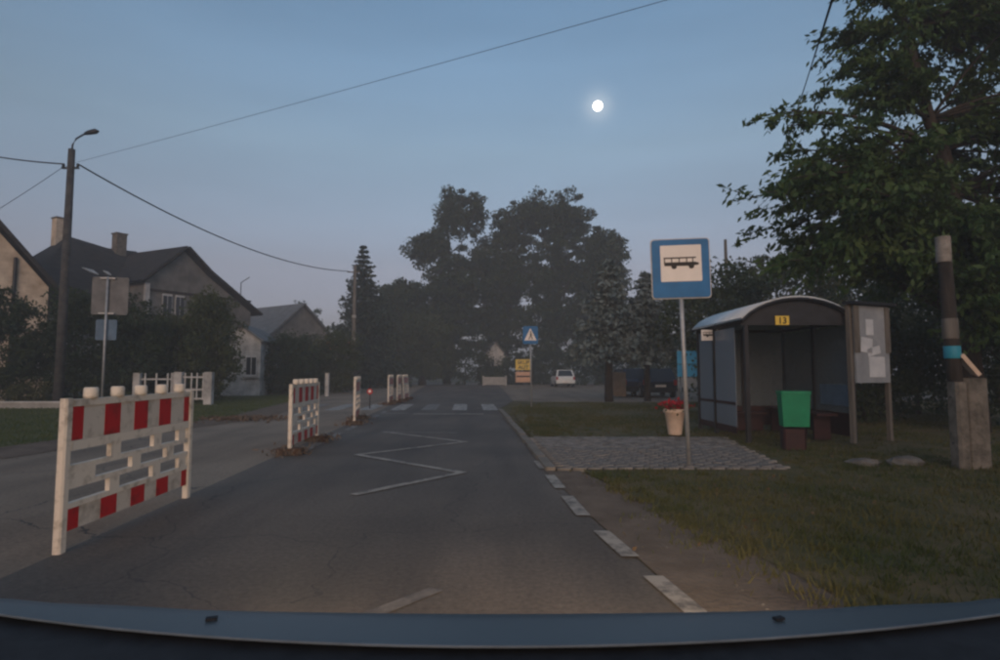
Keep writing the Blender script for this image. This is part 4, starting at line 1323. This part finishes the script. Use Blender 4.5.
low = [
    ((-3.5, 57.6), 3.6, 'dark bush under the tall open-crowned tree'),
    ((-0.9, 58.6), 1.7, 'low dark bush in front of the far white house wall'),
    ((2.2, 59.4), 3.0, 'dark bush behind the yellow advertising sign'),
    ((4.4, 59.0), 3.2, 'dark bush behind the white hatchback'),
    ((8.4, 57.0), 3.6, 'dark bush right of the white hatchback'),
    ((12.5, 55.0), 4.0, 'dark bush at the right end of the forecourt'),
    ((-9.8, 50.0), 2.2, 'dark bush at the left side of the road bend'),
    ((-13.5, 52.0), 3.0, 'dark bush behind the orange roofed shed'),
]
for i, (b, h, lab) in enumerate(low):
    broadleaf('bush', lab, b, [(0, 0, h * 0.5, h * 0.8, 1.4, h * 0.55)], 120, 34, 0.26, 0.08, 'leaf_dark', 'bushes around the junction', 100 + i, 0.38, 4, cat='bush', crown_name='foliage')

# blue spruce pair on the verge
conifer('blue_spruce', 'broad grey-blue spruce on the verge left of bus stop sign', (4.75, 25.4), 6.4, 2.25, 'needle_blue', 7, 18, 14, 0.24, low=0.34, droop=0.30, trunk_r=0.2, power=0.6, dens=44, group='blue spruces on the verge')
conifer('blue_spruce', 'second blue spruce, just right of the broad one', (6.55, 25.9), 5.9, 1.9, 'needle_blue', 8, 17, 13, 0.24, low=0.36, droop=0.30, trunk_r=0.16, power=0.6, dens=42, group='blue spruces on the verge')

# garden bushes and hedges on the left
left = [
    ((-19.2, 21.9), [(0, 0, 2.0, 2.0, 1.4, 2.2), (0.2, 0, 3.5, 1.3, 1, 0.8)], 'leaf_dark', 'dark garden bush in front of the cream house'),
    ((-16.8, 23.0), [(0, 0, 2.2, 1.7, 1.4, 2.3), (0.2, 0, 3.6, 1.0, 0.9, 0.8)], 'leaf_dark', 'dark garden bush behind the lamp post'),
    ((-14.9, 23.6), [(0, 0, 2.0, 1.3, 1.2, 2.1)], 'leaf_dark', 'dark garden bush behind the sign backs'),
    ((-14.5, 25.6), [(0, 0, 1.9, 1.7, 1.3, 1.9), (0.2, 0, 3.1, 0.9, 1, 0.5)], 'leaf_olive', 'olive garden bush below the cross gable, left of the pair'),
    ((-12.7, 25.2), [(0, 0, 2.3, 1.15, 1.3, 2.3), (0, 0, 3.9, 0.8, 0.8, 0.6)], 'leaf_mid', 'green garden bush below the cross gable, right of the pair'),
    ((-12.3, 33.2), [(0, 0, 1.7, 1.7, 1.3, 1.8)], 'leaf_dark', 'dark hedge bush right of the white outbuilding'),
    ((-10.4, 36.5), [(0, 0, 1.9, 1.7, 1.3, 2.0)], 'leaf_mid', 'green hedge bush behind the white bollard'),
    ((-13.6, 40.0), [(0, 0, 1.9, 2.0, 1.3, 2.0)], 'leaf_dark', 'dark hedge bush before the distant grey house'),
]
for i, (b, bl, m, lab) in enumerate(left):
    broadleaf('garden_bush', lab, b, bl, 260, 50, 0.15, 0.07, m, 'garden bushes on the left', 120 + i, 0.28, 6, cat='bush', crown_name='foliage')
for i, (x, y, h, lab) in enumerate(((-17.2, 21.4, 0.75, 'low pale green shrub at the lawn edge, right of two'), (-19.6, 21.3, 0.9, 'low dull green shrub at the lawn edge, left of two'))):
    broadleaf('low_shrub', lab, (x, y), [(0, 0, h * 0.55, 0.9, 0.5, h * 0.6)], 60, 40, 0.10, 0.03, 'leaf_olive', 'low shrubs at the lawn edge', 140 + i, 0.16, 3, cat='shrub', crown_name='foliage')

# far row closing the view
far = [(-40, 84, 10), (-31, 88, 12), (-22, 92, 11), (-14, 90, 10), (16, 86, 14), (24, 80, 12), (33, 76, 12), (42, 70, 11), (-50, 74, 9)]
names = ['first from the left', 'second from the left', 'third from the left', 'fourth from the left', 'right behind the central clump', 'second to the right of the clump', 'third to the right of the clump', 'last on the right', 'outermost on the left']
for i, (x, y, h) in enumerate(far):
    broadleaf('distant_tree', 'hazy distant tree in the back row, ' + names[i], (x, y), [(0, 0, h * 0.5, 4.8, 3, h * 0.5)], 130, 36, 0.5, 0.3, 'leaf_dark', 'distant trees closing the view', 160 + i, 0.7, 5)

# dry weeds round the feet of the barriers
rng = np.random.default_rng(14)
spots_w = [(-3.3, 9.2), (-3.35, 10.9), (-3.5, 14.2), (-3.8, 15.8), (-4.35, 22.8), (-4.3, 24.4)]
Pw = np.concatenate([rng.normal(size=(170, 3)) * [0.17, 0.22, 0.0] + [x_, y_, 0.0] for x_, y_ in spots_w])
Pw[:, 2] = 0.02 + np.abs(rng.normal(size=len(Pw))) * 0.05
tag(link('dry_weeds', quad_cloud('dry_weeds', leaves(rng, Pw, 0.10, 0.25, -0.5)), 'soil'), 'brown dry weeds at the feet of the barriers', 'weeds', kind='stuff')
Pf = np.stack([rng.uniform(0.9, 6.5, 260), rng.uniform(4.2, 12.0, 260), np.full(260, 0.03)], 1)
tag(link('fallen_leaves', quad_cloud('fallen_leaves', leaves(rng, Pf, 0.045, 0.6, 0)), 'dead_leaf'), 'small fallen leaves scattered over the verge', 'leaves', kind='stuff')
# fallen leaves and twigs on the left road edge
rng = np.random.default_rng(9)
P = rng.normal(size=(500, 3)) * [0.55, 0.35, 0.02] + [-6.9, 15.6, 0.04]
P[:, 2] = np.abs(P[:, 2]) + 0.01
tag(link('leaf_litter', quad_cloud('leaf_litter', leaves(rng, P, 0.12, 0.5, 0)), 'soil'), 'dark leaf litter heaped at the left road edge', 'litter', kind='stuff')

# ------------------------------------------------------------------ our own car: bonnet, cowl and headlamps
oc = thing('car', 'slate blue bonnet of the car that carries the camera', 'car', (0, 0, 0))


def bz(x, y):
    rear = 0.724 + 0.20 * x * x
    crest = 0.825 + 0.10 * x * x
    if y <= crest:
        return 0.95 - 0.02 * (y - rear)
    return 0.948 - 0.52 * (y - crest) - 0.10 * x * x * (y - crest)


nx, ny = 33, 24
vs, fs = [], []
for j in range(ny):
    for i in range(nx):
        x = -0.88 + 1.76 * i / (nx - 1)
        rear = 0.724 + 0.20 * x * x
        tt = j / (ny - 1)
        y = rear + (1.62 - rear) * tt ** 1.6
        vs.append((x, y, bz(x, y)))
for j in range(ny - 1):
    for i in range(nx - 1):
        fs.append((j * nx + i, j * nx + i + 1, (j + 1) * nx + i + 1, (j + 1) * nx + i))
MB().add(vs, fs).build('bonnet', 'bonnet_paint', oc, True)
tp, cw = [], []
for i in range(nx):
    x = -0.88 + 1.76 * i / (nx - 1)
    tp.append((x, 0.722 + 0.20 * x * x, 0.951))
MB().tube(tp, 0.0022, 6).build('windscreen_seal', 'trim_rubber', oc, True)
vs, fs = [], []
for i in range(nx):
    x = -0.88 + 1.76 * i / (nx - 1)
    vs += [(x, 0.745 + 0.20 * x * x, 0.944), (x, 0.45 + 0.2 * x * x, 0.93)]
for i in range(nx - 1):
    fs.append((2 * i, 2 * i + 1, 2 * i + 3, 2 * i + 2))
MB().add(vs, fs).build('cowl', 'cowl_plastic', oc)
for sx in (-1, 1):
    MB().box((0, 0, 0), (0.014, 0.008, 0.003), 0.3).build('washer_jet', 'cowl_plastic', oc).location = (-0.385 if sx < 0 else 0.372, 0.80, 0.952)
    hl = MB().lathe([(0.02, -0.04), (0.07, 0.0), (0.075, 0.015), (0.06, 0.03)], 16).build('headlight', 'headlamp_glass', oc, True)
    hl.location = (sx * 0.66, 1.60, 0.46)
    hl.rotation_euler = (R(-90), 0, 0)
    ld = bpy.data.lights.new('headlight_beam', 'SPOT')
    ld.energy = 85
    ld.color = (1.0, 0.70, 0.42)
    ld.spot_size = R(100)
    ld.spot_blend = 1.0
    ld.shadow_soft_size = 0.06
    lo = bpy.data.objects.new('headlight_beam', ld)
    col.objects.link(lo)
    lo.parent = oc
    lo.location = (sx * 0.66, 1.70, 0.46)
    lo.rotation_euler = (R(90 + 1.0), 0, R(-2) if sx > 0 else R(6))

# ------------------------------------------------------------------ moon
dv = Vector(((604 - 500) / 580, 1, 0))
o = MB().lathe([(7.6 * math.sin(math.pi * (k + 0.02) / 20.04), -7.6 * math.cos(math.pi * (k + 0.02) / 20.04)) for k in range(21)], 24).build('moon', 'moon_surface', None, True)
o.location = (153.5, 883.0, 418.0)
tag(o, 'bright full moon high above the dark trees', 'moon')

# ------------------------------------------------------------------ haze
hz = MB().box((0, 0, 12.0), (1240, 1240, 26.4)).build('haze', None)
hm = bpy.data.materials.new('haze')
hm.use_nodes = True
hm.node_tree.nodes.clear()
ho = hm.node_tree.nodes.new('ShaderNodeOutputMaterial')
hv = hm.node_tree.nodes.new('ShaderNodeVolumePrincipled')
hv.inputs['Color'].default_value = (0.86, 0.90, 0.93, 1)
hv.inputs['Density'].default_value = 0.0037
hm.node_tree.links.new(hv.outputs[0], ho.inputs['Volume'])
hz.data.materials.append(hm)
tag(hz, 'thin evening haze over the whole place', 'haze', kind='stuff')
